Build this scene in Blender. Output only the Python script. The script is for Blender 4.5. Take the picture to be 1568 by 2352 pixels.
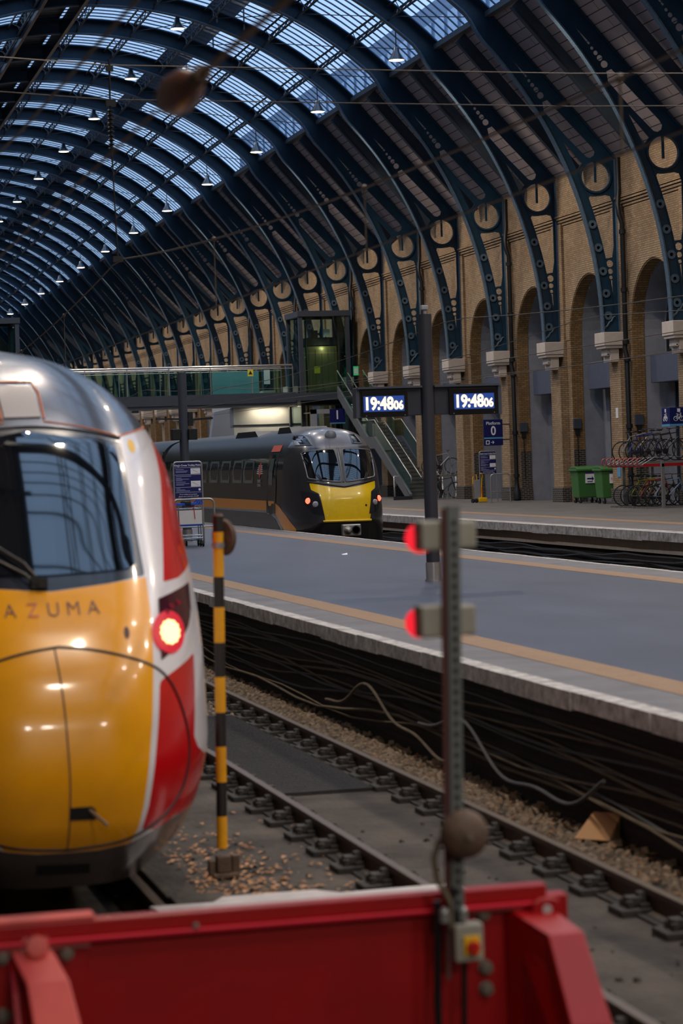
import bpy, bmesh, math, random
import numpy as np
from mathutils import Vector, Matrix
from mathutils.geometry import delaunay_2d_cdt
random.seed(11)
PI=math.pi
S=bpy.context.scene; C=S.collection
for o in list(bpy.data.objects): bpy.data.objects.remove(o)

# ---------------------------------------------------------------- camera
YAW,PITCH,ROLL=0.23423,-0.02295,0.035
f=Vector((math.sin(YAW)*math.cos(PITCH),math.cos(YAW)*math.cos(PITCH),math.sin(PITCH)))
r0=Vector((math.cos(YAW),-math.sin(YAW),0)); u0=r0.cross(f)
rr=math.cos(ROLL)*r0-math.sin(ROLL)*u0; uu=math.sin(ROLL)*r0+math.cos(ROLL)*u0
cd=bpy.data.cameras.new('camera'); cam=bpy.data.objects.new('camera',cd); C.objects.link(cam)
M4=Matrix((rr,uu,-f)).transposed().to_4x4(); M4.translation=Vector((0,0,2.0)); cam.matrix_world=M4
cd.sensor_fit='VERTICAL'; cd.sensor_height=36; cd.sensor_width=24; cd.lens=85
cd.clip_start=.1; cd.clip_end=900
cd.dof.use_dof=True; cd.dof.focus_distance=60; cd.dof.aperture_fstop=2.3; cd.dof.aperture_blades=0
S.camera=cam
# ---------------------------------------------------------------- view, world, light levels
S.view_settings.view_transform='Standard'; S.view_settings.look='None'
S.view_settings.exposure=0.0; S.view_settings.gamma=1.0; S.view_settings.use_curve_mapping=False
S.cycles.use_denoising=True
S.cycles.max_bounces=6; S.cycles.transparent_max_bounces=16; S.cycles.diffuse_bounces=3; S.cycles.glossy_bounces=3; S.cycles.transmission_bounces=4
S.cycles.sample_clamp_indirect=4.0; S.cycles.caustics_reflective=False; S.cycles.caustics_refractive=False
W=bpy.data.worlds.new('dusk_sky'); S.world=W; W.use_nodes=True
bg=W.node_tree.nodes['Background']; bg.inputs[0].default_value=(.41,.61,.92,1); bg.inputs[1].default_value=1.55
LAMP_W=310.0      # one roof pendant
LAMP_COL=(1.0,.84,.66)
FLOOD_W=85.0     # one concourse floodlight

# ---------------------------------------------------------------- helpers
def lin(c):
    c=c/255.0
    return c/12.92 if c<=.04045 else ((c+.055)/1.055)**2.4
def RGB(r,g,b): return (lin(r),lin(g),lin(b),1)
MATS={}
def newmat(name):
    m=bpy.data.materials.new(name); m.use_nodes=True; MATS[name]=m
    nt=m.node_tree; return m,nt,nt.nodes,nt.links,nt.nodes['Principled BSDF']
def coords(nt,mode='Object',scale=None):
    t=nt.nodes.new('ShaderNodeTexCoord'); return t.outputs[mode]
def M(name,col,rough=.5,metal=0.0,var=.0,scale=3.0,bump=0.0,bscale=None,spec=.5,stretch=None,coat=0.0,col2=None):
    m,nt,N,L,p=newmat(name)
    c=RGB(*col); p.inputs['Base Color'].default_value=c
    p.inputs['Roughness'].default_value=rough; p.inputs['Metallic'].default_value=metal
    p.inputs['Specular IOR Level'].default_value=spec; p.inputs['Coat Weight'].default_value=coat
    if var or bump or col2:
        g=N.new('ShaderNodeNewGeometry') if stretch=='world' else None
        src=coords(nt)
        mp=N.new('ShaderNodeMapping'); L.new(src,mp.inputs[0])
        if isinstance(stretch,tuple): mp.inputs['Scale'].default_value=stretch
    if var or col2:
        n=N.new('ShaderNodeTexNoise'); n.inputs['Scale'].default_value=scale; n.inputs['Detail'].default_value=6; n.inputs['Roughness'].default_value=.65
        L.new(mp.outputs[0],n.inputs['Vector'])
        rp=N.new('ShaderNodeValToRGB'); rp.color_ramp.elements[0].position=.3; rp.color_ramp.elements[1].position=.72
        k2=RGB(*col2) if col2 else None
        if col2: a,b=c,k2
        else:
            a=tuple(x*(1-var) for x in c[:3])+(1,); b=tuple(min(1,x*(1+var)) for x in c[:3])+(1,)
        rp.color_ramp.elements[0].color=a; rp.color_ramp.elements[1].color=b
        L.new(n.outputs[0],rp.inputs[0]); L.new(rp.outputs[0],p.inputs['Base Color'])
    if bump:
        n2=N.new('ShaderNodeTexNoise'); n2.inputs['Scale'].default_value=bscale or scale*4; n2.inputs['Detail'].default_value=5
        L.new(mp.outputs[0],n2.inputs['Vector'])
        b_=N.new('ShaderNodeBump'); b_.inputs['Strength'].default_value=bump; b_.inputs['Distance'].default_value=.02
        L.new(n2.outputs[0],b_.inputs['Height']); L.new(b_.outputs[0],p.inputs['Normal'])
    return m
def EM(name,col,strength):
    m,nt,N,L,p=newmat(name)
    p.inputs['Base Color'].default_value=(0,0,0,1); p.inputs['Emission Color'].default_value=RGB(*col); p.inputs['Emission Strength'].default_value=strength
    return m
def GLASS(name,tint,refl=.03,rough=.02,ior=1.5):
    m,nt,N,L,p=newmat(name); N.remove(p)
    t=N.new('ShaderNodeBsdfTransparent'); t.inputs[0].default_value=tint
    gl=N.new('ShaderNodeBsdfGlossy'); gl.inputs['Roughness'].default_value=rough; gl.inputs[0].default_value=(.9,.95,.95,1)
    lw=N.new('ShaderNodeLayerWeight'); lw.inputs[0].default_value=.5
    pw=N.new('ShaderNodeMath'); pw.operation='POWER'; pw.inputs[1].default_value=5; L.new(lw.outputs['Facing'],pw.inputs[0])
    fr=N.new('ShaderNodeMath'); fr.operation='MULTIPLY_ADD'; fr.inputs[1].default_value=.55; fr.inputs[2].default_value=refl; L.new(pw.outputs[0],fr.inputs[0])
    mx=N.new('ShaderNodeMixShader'); L.new(fr.outputs[0],mx.inputs[0]); L.new(t.outputs[0],mx.inputs[1]); L.new(gl.outputs[0],mx.inputs[2])
    L.new(mx.outputs[0],N['Material Output'].inputs[0]); return m
def BRICK(name,c1,c2,mortar,bw=.225,bh=.075,ms=.012,rough=.85,dirt=(60,45,30),dirtamt=.5,axis='wall'):
    m,nt,N,L,p=newmat(name)
    src=coords(nt); sx=N.new('ShaderNodeSeparateXYZ'); L.new(src,sx.inputs[0])
    ad=N.new('ShaderNodeMath'); ad.operation='ADD'; L.new(sx.outputs[0],ad.inputs[0]); L.new(sx.outputs[1],ad.inputs[1])
    cb=N.new('ShaderNodeCombineXYZ'); L.new(ad.outputs[0],cb.inputs[0]); L.new(sx.outputs[2],cb.inputs[1])
    b=N.new('ShaderNodeTexBrick'); b.inputs['Scale'].default_value=1; b.inputs['Brick Width'].default_value=bw; b.inputs['Row Height'].default_value=bh
    b.inputs['Mortar Size'].default_value=ms; b.inputs['Color1'].default_value=RGB(*c1); b.inputs['Color2'].default_value=RGB(*c2); b.inputs['Mortar'].default_value=RGB(*mortar)
    b.inputs['Mortar Smooth'].default_value=.2
    L.new(cb.outputs[0],b.inputs[0])
    n=N.new('ShaderNodeTexNoise'); n.inputs['Scale'].default_value=.7; n.inputs['Detail'].default_value=8; n.inputs['Roughness'].default_value=.7
    mp=N.new('ShaderNodeMapping'); mp.inputs['Scale'].default_value=(1,1,.45); L.new(src,mp.inputs[0]); L.new(mp.outputs[0],n.inputs[0])
    rp=N.new('ShaderNodeValToRGB'); rp.color_ramp.elements[0].position=.38; rp.color_ramp.elements[1].position=.7
    d=dirtamt; rp.color_ramp.elements[0].color=(0,0,0,1); rp.color_ramp.elements[1].color=(d,d,d,1); L.new(n.outputs[0],rp.inputs[0])
    mx=N.new('ShaderNodeMixRGB'); L.new(rp.outputs[0],mx.inputs[0]); L.new(b.outputs[0],mx.inputs[1]); mx.inputs[2].default_value=RGB(*dirt)
    L.new(mx.outputs[0],p.inputs['Base Color']); p.inputs['Roughness'].default_value=rough
    bp=N.new('ShaderNodeBump'); bp.inputs['Strength'].default_value=.5; bp.inputs['Distance'].default_value=.01; bp.invert=True
    L.new(b.outputs['Fac'],bp.inputs['Height']); L.new(bp.outputs[0],p.inputs['Normal'])
    return m

def tag(o,label=None,cat=None,group=None,kind=None):
    if label: o['label']=label
    if cat: o['category']=cat
    if group: o['group']=group
    if kind: o['kind']=kind
    return o
def thing(name,label,cat,loc=(0,0,0),group=None,kind=None):
    o=bpy.data.objects.new(name,None); C.objects.link(o); o.location=loc; o.empty_display_size=.1
    return tag(o,label,cat,group,kind)
def kids(o): return [c for c in bpy.data.objects if c.parent==o]
KIDS={}
def addkid(p,c): KIDS.setdefault(p.name,[]).append(c)
def dup(o,loc=None,rotz=None,label=None,group=None,parent=None,skip=None):
    c=o.copy(); C.objects.link(c)
    if parent: c.parent=parent; addkid(parent,c)
    if loc is not None: c.location=loc
    if rotz is not None: c.rotation_euler=(0,0,rotz)
    if label: c['label']=label
    if group: c['group']=group
    for k in KIDS.get(o.name,[]):
        if skip and k.name.split('.')[0] in skip: continue
        dup(k,parent=c)
    return c
class MB:
    def __init__(s): s.v=[]; s.f=[]; s.mi=[]
    def add(s,vs,fs,mi=0):
        n=len(s.v); s.v+=[tuple(v) for v in vs]; s.f+=[tuple(i+n for i in q) for q in fs]; s.mi+=[mi]*len(fs); return s
    def box(s,x0,x1,y0,y1,z0,z1,mi=0):
        return s.add([(x0,y0,z0),(x1,y0,z0),(x1,y1,z0),(x0,y1,z0),(x0,y0,z1),(x1,y0,z1),(x1,y1,z1),(x0,y1,z1)],
          [(0,3,2,1),(4,5,6,7),(0,1,5,4),(1,2,6,5),(2,3,7,6),(3,0,4,7)],mi)
    def bar(s,p,q,w,h,up=(0,0,1),mi=0):       # rectangular bar from p to q
        p=Vector(p); q=Vector(q); d=(q-p).normalized(); up=Vector(up)
        if abs(d.dot(up))>.98: up=Vector((1,0,0))
        a=d.cross(up).normalized()*w/2; b=a.cross(d).normalized()*h/2
        vs=[p-a-b,p+a-b,p+a+b,p-a+b,q-a-b,q+a-b,q+a+b,q-a+b]
        return s.add(vs,[(3,2,1,0),(4,5,6,7),(0,1,5,4),(1,2,6,5),(2,3,7,6),(3,0,4,7)],mi)
    def cyl(s,p,q,r,r2=None,n=14,mi=0,caps=True):
        p=Vector(p); q=Vector(q); d=(q-p).normalized(); t=Vector((0,0,1)) if abs(d.z)<.9 else Vector((1,0,0))
        a=d.cross(t).normalized(); b=d.cross(a); r2=r if r2 is None else r2; vs=[];fs=[]
        for i in range(n):
            w=2*PI*i/n; e=a*math.cos(w)+b*math.sin(w); vs+=[p+e*r,q+e*r2]
        for i in range(n): j=(i+1)%n; fs.append((2*i,2*i+1,2*j+1,2*j))
        if caps: fs+= [tuple(2*i for i in range(n)),tuple(2*i+1 for i in reversed(range(n)))]
        return s.add(vs,fs,mi)
    def tube(s,pts,r,n=6,closed=False,mi=0):
        P=[Vector(p) for p in pts]; m=len(P); vs=[];fs=[]; prev=None
        for i in range(m):
            if closed: d=(P[(i+1)%m]-P[i-1])
            else: d=P[min(i+1,m-1)]-P[max(i-1,0)]
            d=d.normalized() if d.length>1e-9 else Vector((0,0,1))
            if prev is None:
                t=Vector((0,0,1)) if abs(d.z)<.9 else Vector((1,0,0)); a=d.cross(t).normalized()
            else:
                a=(prev-d*prev.dot(d)); a=a.normalized() if a.length>1e-6 else d.orthogonal().normalized()
            prev=a; b=d.cross(a); ri=r[i] if isinstance(r,(list,tuple)) else r
            for k in range(n):
                w=2*PI*k/n; vs.append(P[i]+(a*math.cos(w)+b*math.sin(w))*ri)
        for i in range(m if closed else m-1):
            j=(i+1)%m
            for k in range(n):
                l=(k+1)%n; fs.append((i*n+k,i*n+l,j*n+l,j*n+k))
        if not closed: fs+=[tuple(reversed(range(n))),tuple((m-1)*n+k for k in range(n))]
        return s.add(vs,fs,mi)
    def lathe(s,prof,base=(0,0,0),axis=(0,0,1),n=20,mi=0):
        d=Vector(axis).normalized(); t=Vector((0,0,1)) if abs(d.z)<.9 else Vector((1,0,0)); a=d.cross(t).normalized(); b=d.cross(a); B=Vector(base); vs=[];fs=[]
        for r,h in prof:
            for k in range(n):
                w=2*PI*k/n; vs.append(B+d*h+(a*math.cos(w)+b*math.sin(w))*r)
        for i in range(len(prof)-1):
            for k in range(n):
                l=(k+1)%n; fs.append((i*n+k,i*n+l,(i+1)*n+l,(i+1)*n+k))
        m=len(prof); fs+=[tuple(reversed(range(n))),tuple((m-1)*n+k for k in range(n))]
        return s.add(vs,fs,mi)
    def prism(s,poly,axis,a,b,mi=0):           # 2D polygon swept from a to b along an axis
        def P(u,v,w): return {'x':(w,u,v),'y':(u,w,v),'z':(u,v,w)}[axis]
        n=len(poly); vs=[P(u,v,a) for u,v in poly]+[P(u,v,b) for u,v in poly]
        fs=[tuple(range(n)),tuple(reversed(range(n,2*n)))]+[(i,i+n,(i+1)%n+n,(i+1)%n) for i in range(n)]
        return s.add(vs,fs,mi)
    def sphere(s,c,r,n=12,m=8,sc=(1,1,1),mi=0):
        vs=[];fs=[]
        for i in range(m+1):
            t=PI*i/m
            for k in range(n):
                w=2*PI*k/n; vs.append((c[0]+r*sc[0]*math.sin(t)*math.cos(w),c[1]+r*sc[1]*math.sin(t)*math.sin(w),c[2]+r*sc[2]*math.cos(t)))
        for i in range(m):
            for k in range(n):
                l=(k+1)%n; fs.append((i*n+k,(i+1)*n+k,(i+1)*n+l,i*n+l))
        return s.add(vs,fs,mi)
    def merge(s,mesh_v,mesh_f,fn,mi=0): return s.add([fn(v) for v in mesh_v],mesh_f,mi)
def wloc(o):
    v=Vector((0,0,0))
    while o: v+=o.location; o=o.parent
    return v
def build(name,mb,mat,parent=None,smooth=None,bevel=0,origin=None,solid=0):
    me=bpy.data.meshes.new(name); 
    if parent is not None: off=wloc(parent)
    elif origin is not None: off=Vector(origin)
    else:
        A=np.array(mb.v); lo=A.min(0); hi=A.max(0); off=Vector(((lo[0]+hi[0])/2,(lo[1]+hi[1])/2,lo[2]))
    me.from_pydata([tuple(Vector(v)-off) for v in mb.v],[],mb.f)
    for m in (mat if isinstance(mat,(list,tuple)) else [mat]): me.materials.append(m)
    if any(mb.mi): me.polygons.foreach_set('material_index',mb.mi)
    bm=bmesh.new(); bm.from_mesh(me); bmesh.ops.remove_doubles(bm,verts=bm.verts,dist=1e-5); bmesh.ops.recalc_face_normals(bm,faces=bm.faces); bm.to_mesh(me); bm.free()
    if smooth is not None:
        me.polygons.foreach_set('use_smooth',[True]*len(me.polygons)); me.set_sharp_from_angle(angle=math.radians(smooth))
    o=bpy.data.objects.new(name,me); C.objects.link(o)
    if parent is not None: o.parent=parent; addkid(parent,o)
    else: o.location=off
    if solid:
        md=o.modifiers.new('thick','SOLIDIFY'); md.thickness=solid; md.offset=0
    if bevel:
        md=o.modifiers.new('bevel','BEVEL'); md.width=bevel; md.segments=2; md.limit_method='ANGLE'
    return o
def struct(name,mb,mat,parent=None,label=None,**k):
    o=build(name,mb,mat,parent,**k)
    if parent is None: o['kind']='structure'
    if label: o['label']=label
    return o
def fill2d(outer,holes,half):                  # flat plate with holes: verts (u,v,w), faces
    cu=bpy.data.curves.new('c','CURVE'); cu.dimensions='2D'; cu.fill_mode='BOTH'; cu.extrude=half
    for lp in [outer]+holes:
        sp=cu.splines.new('POLY'); sp.points.add(len(lp)-1); sp.use_cyclic_u=True
        for i,(x,y) in enumerate(lp): sp.points[i].co=(x,y,0,1)
    o=bpy.data.objects.new('c',cu); C.objects.link(o); dg=bpy.context.evaluated_depsgraph_get(); dg.update()
    me=bpy.data.meshes.new_from_object(o.evaluated_get(dg)); v=[tuple(q.co) for q in me.vertices]; fs=[tuple(p.vertices) for p in me.polygons]
    bpy.data.objects.remove(o); bpy.data.curves.remove(cu); bpy.data.meshes.remove(me); return v,fs
def textmesh(body,size,half=.002,align='CENTER',bold=0.0):
    cu=bpy.data.curves.new('t','FONT'); cu.body=body; cu.size=size; cu.align_x=align; cu.align_y='CENTER'; cu.extrude=half; cu.offset=bold; cu.resolution_u=4
    o=bpy.data.objects.new('t',cu); C.objects.link(o); dg=bpy.context.evaluated_depsgraph_get(); dg.update()
    me=bpy.data.meshes.new_from_object(o.evaluated_get(dg)); v=[tuple(q.co) for q in me.vertices]; fs=[tuple(p.vertices) for p in me.polygons]
    bpy.data.objects.remove(o); bpy.data.curves.remove(cu); bpy.data.meshes.remove(me); return v,fs
def circ(cx,cy,r,n=20): return [(cx+r*math.cos(2*PI*i/n),cy+r*math.sin(2*PI*i/n)) for i in range(n)]
ORD=['first','second','third','fourth','fifth','sixth','seventh','eighth','ninth','tenth','eleventh','twelfth','thirteenth','fourteenth','fifteenth','sixteenth','seventeenth','eighteenth','nineteenth','twentieth']
ORD+=['twenty-'+x for x in ORD[:9]]+['thirtieth']+['thirty-'+x for x in ORD[:9]]+['fortieth']
# ---------------------------------------------------------------- materials
m_rib=M('blue_iron_paint',(22,54,76),.45,var=.25,scale=1.5,bump=.15,bscale=30,spec=.4)
m_ribfl=M('blue_grey_iron_flange',(78,100,120),.55,var=.3,scale=12,bump=.5,bscale=26)  # paler copy of the rib colour, standing for lamplight on the flanges
m_raft=M('dark_iron_rafter',(44,56,70),.6,var=.2,scale=2)
m_purlin=M('dark_purlin_iron',(26,34,46),.55,var=.2)
m_bar=M('glazing_bar_paint',(40,72,104),.4,var=.1)
m_pane=GLASS('roof_glass',(.97,.985,1,1),rough=.03)
m_pv=M('solar_cell_glass',(22,26,38),.25,var=.2,scale=14)
m_gutter=M('gutter_grey',(92,98,106),.5,var=.15,scale=4)
m_alu=M('spun_aluminium',(120,126,134),.3,metal=.8)
m_brick=BRICK('yellow_stock_brick',(186,156,120),(158,130,98),(122,104,86),dirtamt=.5)
m_brickjamb=BRICK('ochre_stock_brick',(172,134,84),(140,106,64),(100,80,58),dirtamt=.55)
m_brickdark=BRICK('blue_black_plinth_brick',(48,46,50),(36,34,38),(120,112,100),dirtamt=.2)
m_brickplat=BRICK('sooty_platform_brick',(52,40,38),(36,30,28),(24,20,18),dirt=(14,11,10),dirtamt=.8)
m_brickout=BRICK('brown_brick',(96,78,62),(80,64,50),(60,52,46))
m_render=M('grey_render',(128,130,140),.85,var=.12,scale=2.5,bump=.25,bscale=18)
m_lintel=M('slate_blue_paint',(84,92,112),.6,var=.08)
m_corbel=M('pale_stone_paint',(205,192,182),.6,var=.08,scale=4)
m_black=M('black_iron',(20,21,24),.5,var=.2)
m_pipe=M('black_downpipe_paint',(26,26,30),.45,var=.3,scale=5)
m_asph=M('blue_grey_asphalt',(69,76,95),.4,col2=(52,58,75),scale=.9,stretch=(1,.35,1),bump=.12,bscale=60,spec=.5)
m_pave=M('grey_paving_slab',(116,113,116),.6,col2=(88,86,90),scale=1.4,bump=.12,bscale=40)
m_tact=M('tan_tactile_paving',(142,114,88),.7,var=.12,scale=6,bump=.6,bscale=28)
m_white=M('worn_white_paint',(120,114,110),.7,col2=(214,210,208),scale=7,bump=.3,bscale=14)
m_pzero=M('platform_grey_asphalt',(106,102,100),.6,col2=(84,81,81),scale=1.2,stretch=(1,.4,1))
m_dirt=M('trackbed_dirt',(34,29,27),.9,col2=(88,78,69),scale=1.1,bump=.9,bscale=18)
m_rail=M('rusty_rail_steel',(70,52,40),.5,var=.35,scale=9)
m_railtop=M('worn_rail_head',(104,88,74),.42,metal=.35,var=.2,scale=6)
m_chair=M('oily_chair_iron',(52,47,42),.75,var=.3,scale=10,bump=.5,bscale=30)
m_stone=M('ballast_stone',(178,156,132),.9,col2=(104,90,78),scale=9)
m_leaf=M('dead_leaf',(182,136,96),.8,var=.3,scale=20)
m_cable=M('dusty_cable',(104,92,76),.8,var=.3,scale=4)
m_cableg=M('grey_cable',(78,80,84),.7,var=.2)
m_wire=M('copper_grey_wire',(92,82,72),.5,metal=.3)
m_ins=M('brown_glazed_insulator',(110,66,48),.3,var=.2)
m_steel=M('brushed_stainless',(190,188,186),.28,metal=.9,var=.08)
m_galv=M('galvanised_tube',(160,160,162),.4,metal=.6,var=.1)
m_charcoal=M('charcoal_paint',(44,46,56),.45,var=.08)
m_charcoal2=M('dark_blue_grey_steel',(64,70,82),.45,var=.1)
m_navy=M('navy_sign_face',(16,24,92),.4)
m_cyan=M('pale_blue_band',(96,160,200),.4)
m_signwhite=M('sign_white',(236,236,240),.4)
m_red=M('buffer_red_paint',(158,4,10),.38,var=.08,scale=3,spec=.5)
m_redl=M('worn_red_paint',(208,70,62),.45,var=.1,scale=4)  # worn on the top plate; on the left brace it stands for overhead light
m_bolt=M('dull_bolt',(118,108,98),.5,metal=.3,var=.2)
m_gbox=M('pale_grey_plastic',(152,148,136),.55,var=.08)
m_yelp=M('yellow_plastic',(232,180,20),.4)
m_redk=M('red_plastic_knob',(196,36,16),.4)
m_stripey=M('yellow_pole_paint',(230,160,18),.5,var=.1,scale=8)
m_stripeb=M('black_pole_paint',(34,28,26),.55,var=.1)
m_rust=M('rusty_brown_iron',(92,72,58),.75,var=.3,scale=12,bump=.3)
m_card=M('cardboard',(206,158,112),.85,var=.05)
m_mesh=M('black_rubber_mat',(46,43,43),.7,var=.2,scale=14,bump=.8,bscale=60)
m_concrete=M('pale_concrete',(186,180,178),.8,var=.12,scale=5)
m_grey=M('mid_grey_panel',(150,152,160),.5,var=.06)
m_clad=M('white_cladding',(212,210,210),.45,var=.04)
m_gglass=GLASS('green_tinted_glass',(.72,.87,.85,1),rough=.01,ior=1.5)
m_cglass=GLASS('clear_window_glass',(.75,.85,.85,1),rough=.01,ior=1.5)
m_dark=M('dark_interior',(14,15,18),.7)
m_liftcab=M('brass_lift_car',(150,136,92),.4,metal=.5,var=.1)
m_yellowbox=M('yellow_notice',(230,214,70),.5)
m_tread=M('stair_tread_grey',(96,98,96),.7,var=.15,scale=6)
m_binb=M('green_bin_plastic',(62,112,56),.5,var=.06)
m_tyre=M('tyre_rubber',(24,24,26),.7)
m_chrome=M('bike_chrome',(180,182,186),.22,metal=.9)
m_spoke=M('wire_spoke',(130,132,136),.3,metal=.7)
m_pink=M('faded_red_grip',(176,82,84),.5)
m_rackred=M('rack_red',(170,22,30),.45)
m_rackgrey=M('rack_grey_steel',(140,140,140),.4,metal=.4,var=.1)
m_bluep=M('trolley_blue_plastic',(32,86,196),.4)
m_screen=EM('clock_screen_blue',(34,70,150),.9)
m_digit=EM('clock_digit_white',(255,236,200),1.6)
m_screend=M('clock_bezel_black',(12,12,14),.3)
m_tail=EM('tail_lamp_red',(235,14,50),.75)
m_tailhot=EM('tail_lamp_hot',(255,226,150),2.4)
m_redglow=EM('buffer_lamp_red',(255,34,54),1.0)
m_lampglow=EM('pendant_glow',(255,236,206),9.0)
m_lens=M('dark_lens_red',(60,8,30),.12,spec=.6)
m_lensd=M('dark_lamp_lens',(34,36,44),.12,spec=.6)
m_boards=None
def boards():
    m,nt,N,L,p=newmat('ceiling_boards')
    src=coords(nt); sx=N.new('ShaderNodeSeparateXYZ'); L.new(src,sx.inputs[0])
    k=N.new('ShaderNodeMath'); k.operation='MULTIPLY'; k.inputs[1].default_value=1.52; L.new(sx.outputs[0],k.inputs[0])
    cb=N.new('ShaderNodeCombineXYZ'); L.new(sx.outputs[1],cb.inputs[0]); L.new(k.outputs[0],cb.inputs[1])
    b=N.new('ShaderNodeTexBrick'); b.inputs['Scale'].default_value=1; b.inputs['Brick Width'].default_value=3.2; b.inputs['Row Height'].default_value=.36; b.inputs['Mortar Size'].default_value=.018
    b.inputs['Color1'].default_value=RGB(158,146,146); b.inputs['Color2'].default_value=RGB(142,131,134); b.inputs['Mortar'].default_value=RGB(42,38,40); L.new(cb.outputs[0],b.inputs[0])
    L.new(b.outputs[0],p.inputs['Base Color']); p.inputs['Roughness'].default_value=.75
    return m
m_boards=boards()
m_wallleft=BRICK('dim_left_brick',(92,84,76),(76,70,64),(60,56,52))
m_brickring=BRICK('pale_arch_ring_brick',(196,168,132),(172,144,112),(110,92,74),bw=.11,dirtamt=.35)
# ---------------------------------------------------------------- setting: ground, platforms, tracks
YN,YF=-24.0,262.0
mb=MB()
mb.add([(-14,YN,-1.18),(40,YN,-1.18),(40,YF,-1.18),(-14,YF,-1.18)],[(0,1,2,3)])
struct('floor',mb,m_dirt)
XE,XFAR,XP0,XW=6.40,14.02,20.07,29.3
# island platform between the empty track and the dark train
Y0=6.0
mb=MB(); mb.box(XE+.22,XFAR-.22,Y0,YF,-1.18,-.13); pi=struct('platform_wall_island',mb,m_brickplat)
mb=MB(); mb.box(7.46,12.78,Y0,YF,-.14,0); struct('platform_island',mb,m_asph)
mb=MB(); mb.box(7.06,7.46,Y0,YF,-.14,.004); struct('trim_1',mb,m_tact)
mb=MB(); mb.box(12.78,13.2,Y0,YF,-.14,.004); struct('trim_2',mb,m_tact)
mb=MB(); mb.box(XE+.16,7.06,Y0,YF,-.135,.0); struct('trim_3',mb,m_pave)
mb=MB(); mb.box(13.2,XFAR-.12,Y0,YF,-.135,0); struct('trim_4',mb,m_pave)
def coping(name,x0,x1,z0,z1,step,edge):
    mb=MB(); y=Y0; rnd=random.Random(5)
    while y<150:
        d=rnd.uniform(-.006,.006); e=rnd.uniform(-.012,.012)
        mb.box(x0+(d if edge<0 else 0),x1+(d if edge>0 else 0),y,y+step-.012,z0+e,z1+rnd.uniform(-.004,.004)); y+=step
    mb.box(x0,x1,y,YF,z0,z1)
    return struct(name,mb,m_white)
coping('trim_5',XE-.02,XE+.16,-.15,.004,.92,-1)
coping('trim_6',XFAR-.12,XFAR+.0,-.13,.004,.92,1)
# platform beside the arcade wall
mb=MB(); mb.box(XP0+.25,31.6,Y0,YF,-1.18,-.16); struct('platform_wall_arcade',mb,m_brickplat)
mb=MB(); mb.box(22.9,31.6,Y0,YF,-.17,0); struct('platform_arcade',mb,m_pzero)
mb=MB(); mb.box(20.5,22.3,Y0,YF,-.17,0); struct('platform_arcade_edge',mb,m_pave)
mb=MB(); mb.box(22.3,22.9,Y0,YF,-.17,.003); struct('trim_7',mb,m_tact)
coping('trim_8',XP0-.05,XP0+.43,-.22,.004,1.4,-1)
# mid-grey concrete wall face under the far coping
mb=MB(); mb.box(XP0+.16,XP0+.26,Y0,YF,-.52,-.22); struct('trim_9',mb,m_concrete)
# platform on the left, out of the frame (seen in reflections)
mb=MB(); mb.box(-6,-.05,Y0,YF,-1.18,0); struct('platform_left',mb,m_asph)
# rails
def rail(x,y0,y1,label,chairs,zt=-1.0):
    t=thing('track_rail',label,'rail',(x,(y0+y1)/2,zt-.17),'running rails of the station tracks')
    pr=[(-.07,0),(.07,0),(.07,.012),(.012,.03),(.012,.115),(.036,.128),(.036,.166),(-.036,.166),(-.036,.128),(-.012,.115),(-.012,.03),(-.07,.012)]
    mb=MB(); mb.prism([(x+a,zt-.17+b) for a,b in pr],'y',y0,y1); build('rail_section',mb,m_rail,t)
    mb=MB(); mb.box(x-.033,x+.033,y0,y1,zt-.005,zt+.001); build('rail_head',mb,m_railtop,t)
    mb=MB(); mb.box(x-.14,x+.14,y0,y1,zt-.186,zt-.16); build('base_strip',mb,m_chair,t)
    if chairs:
        y=chairs[0]; first=None
        while y<chairs[1]:
            if first is None:
                c=MB(); 
                for sg in (-1,1):
                    c.box(x+sg*.05-.045,x+sg*.05+.045,y-.1,y+.1,zt-.17,zt-.1); c.prism([(y-.05,zt-.1),(y+.05,zt-.1),(y+.03,zt-.03),(y-.03,zt-.03)],'x',x+sg*.06-.03,x+sg*.06+.03)
                    c.cyl((x+sg*.16,y-.06,zt-.17),(x+sg*.16,y-.06,zt-.08),.03,n=8); c.cyl((x+sg*.16,y+.06,zt-.17),(x+sg*.16,y+.06,zt-.08),.03,n=8)
                c.box(x-.25,x+.25,y-.14,y+.14,zt-.19,zt-.13); c.box(x-.17,x-.06,y-.06,y+.06,zt-.13,zt-.06); c.box(x+.06,x+.17,y-.06,y+.06,zt-.13,zt-.06)
                first=build('rail_chair',c,m_chair,t,bevel=.012); yc=y
            else:
                k=first.copy(); C.objects.link(k); k.parent=t; k.location=(0,y-yc,0); addkid(t,k)
            y+=.84
    return t
rail(4.38,5,200,'left running rail of the empty track, nearest the striped pole',(9.6,40))
rail(5.76,5,200,'right running rail of the empty track, below the white platform edge',(13,40))
rail(1.13,12.5,60,'left rail beneath the red and yellow train',None,-1.0)
rail(2.51,12.5,60,'right rail beneath the red and yellow train',None,-1.0)
rail(14.68,30,110,'left rail of the track under the dark train',None)
rail(16.12,30,110,'right rail of the track under the dark train',None)
rail(18.0,30,200,'left rail of the track by the far platform',None)
rail(19.44,30,200,'right rail of the track by the far platform',None)
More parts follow.
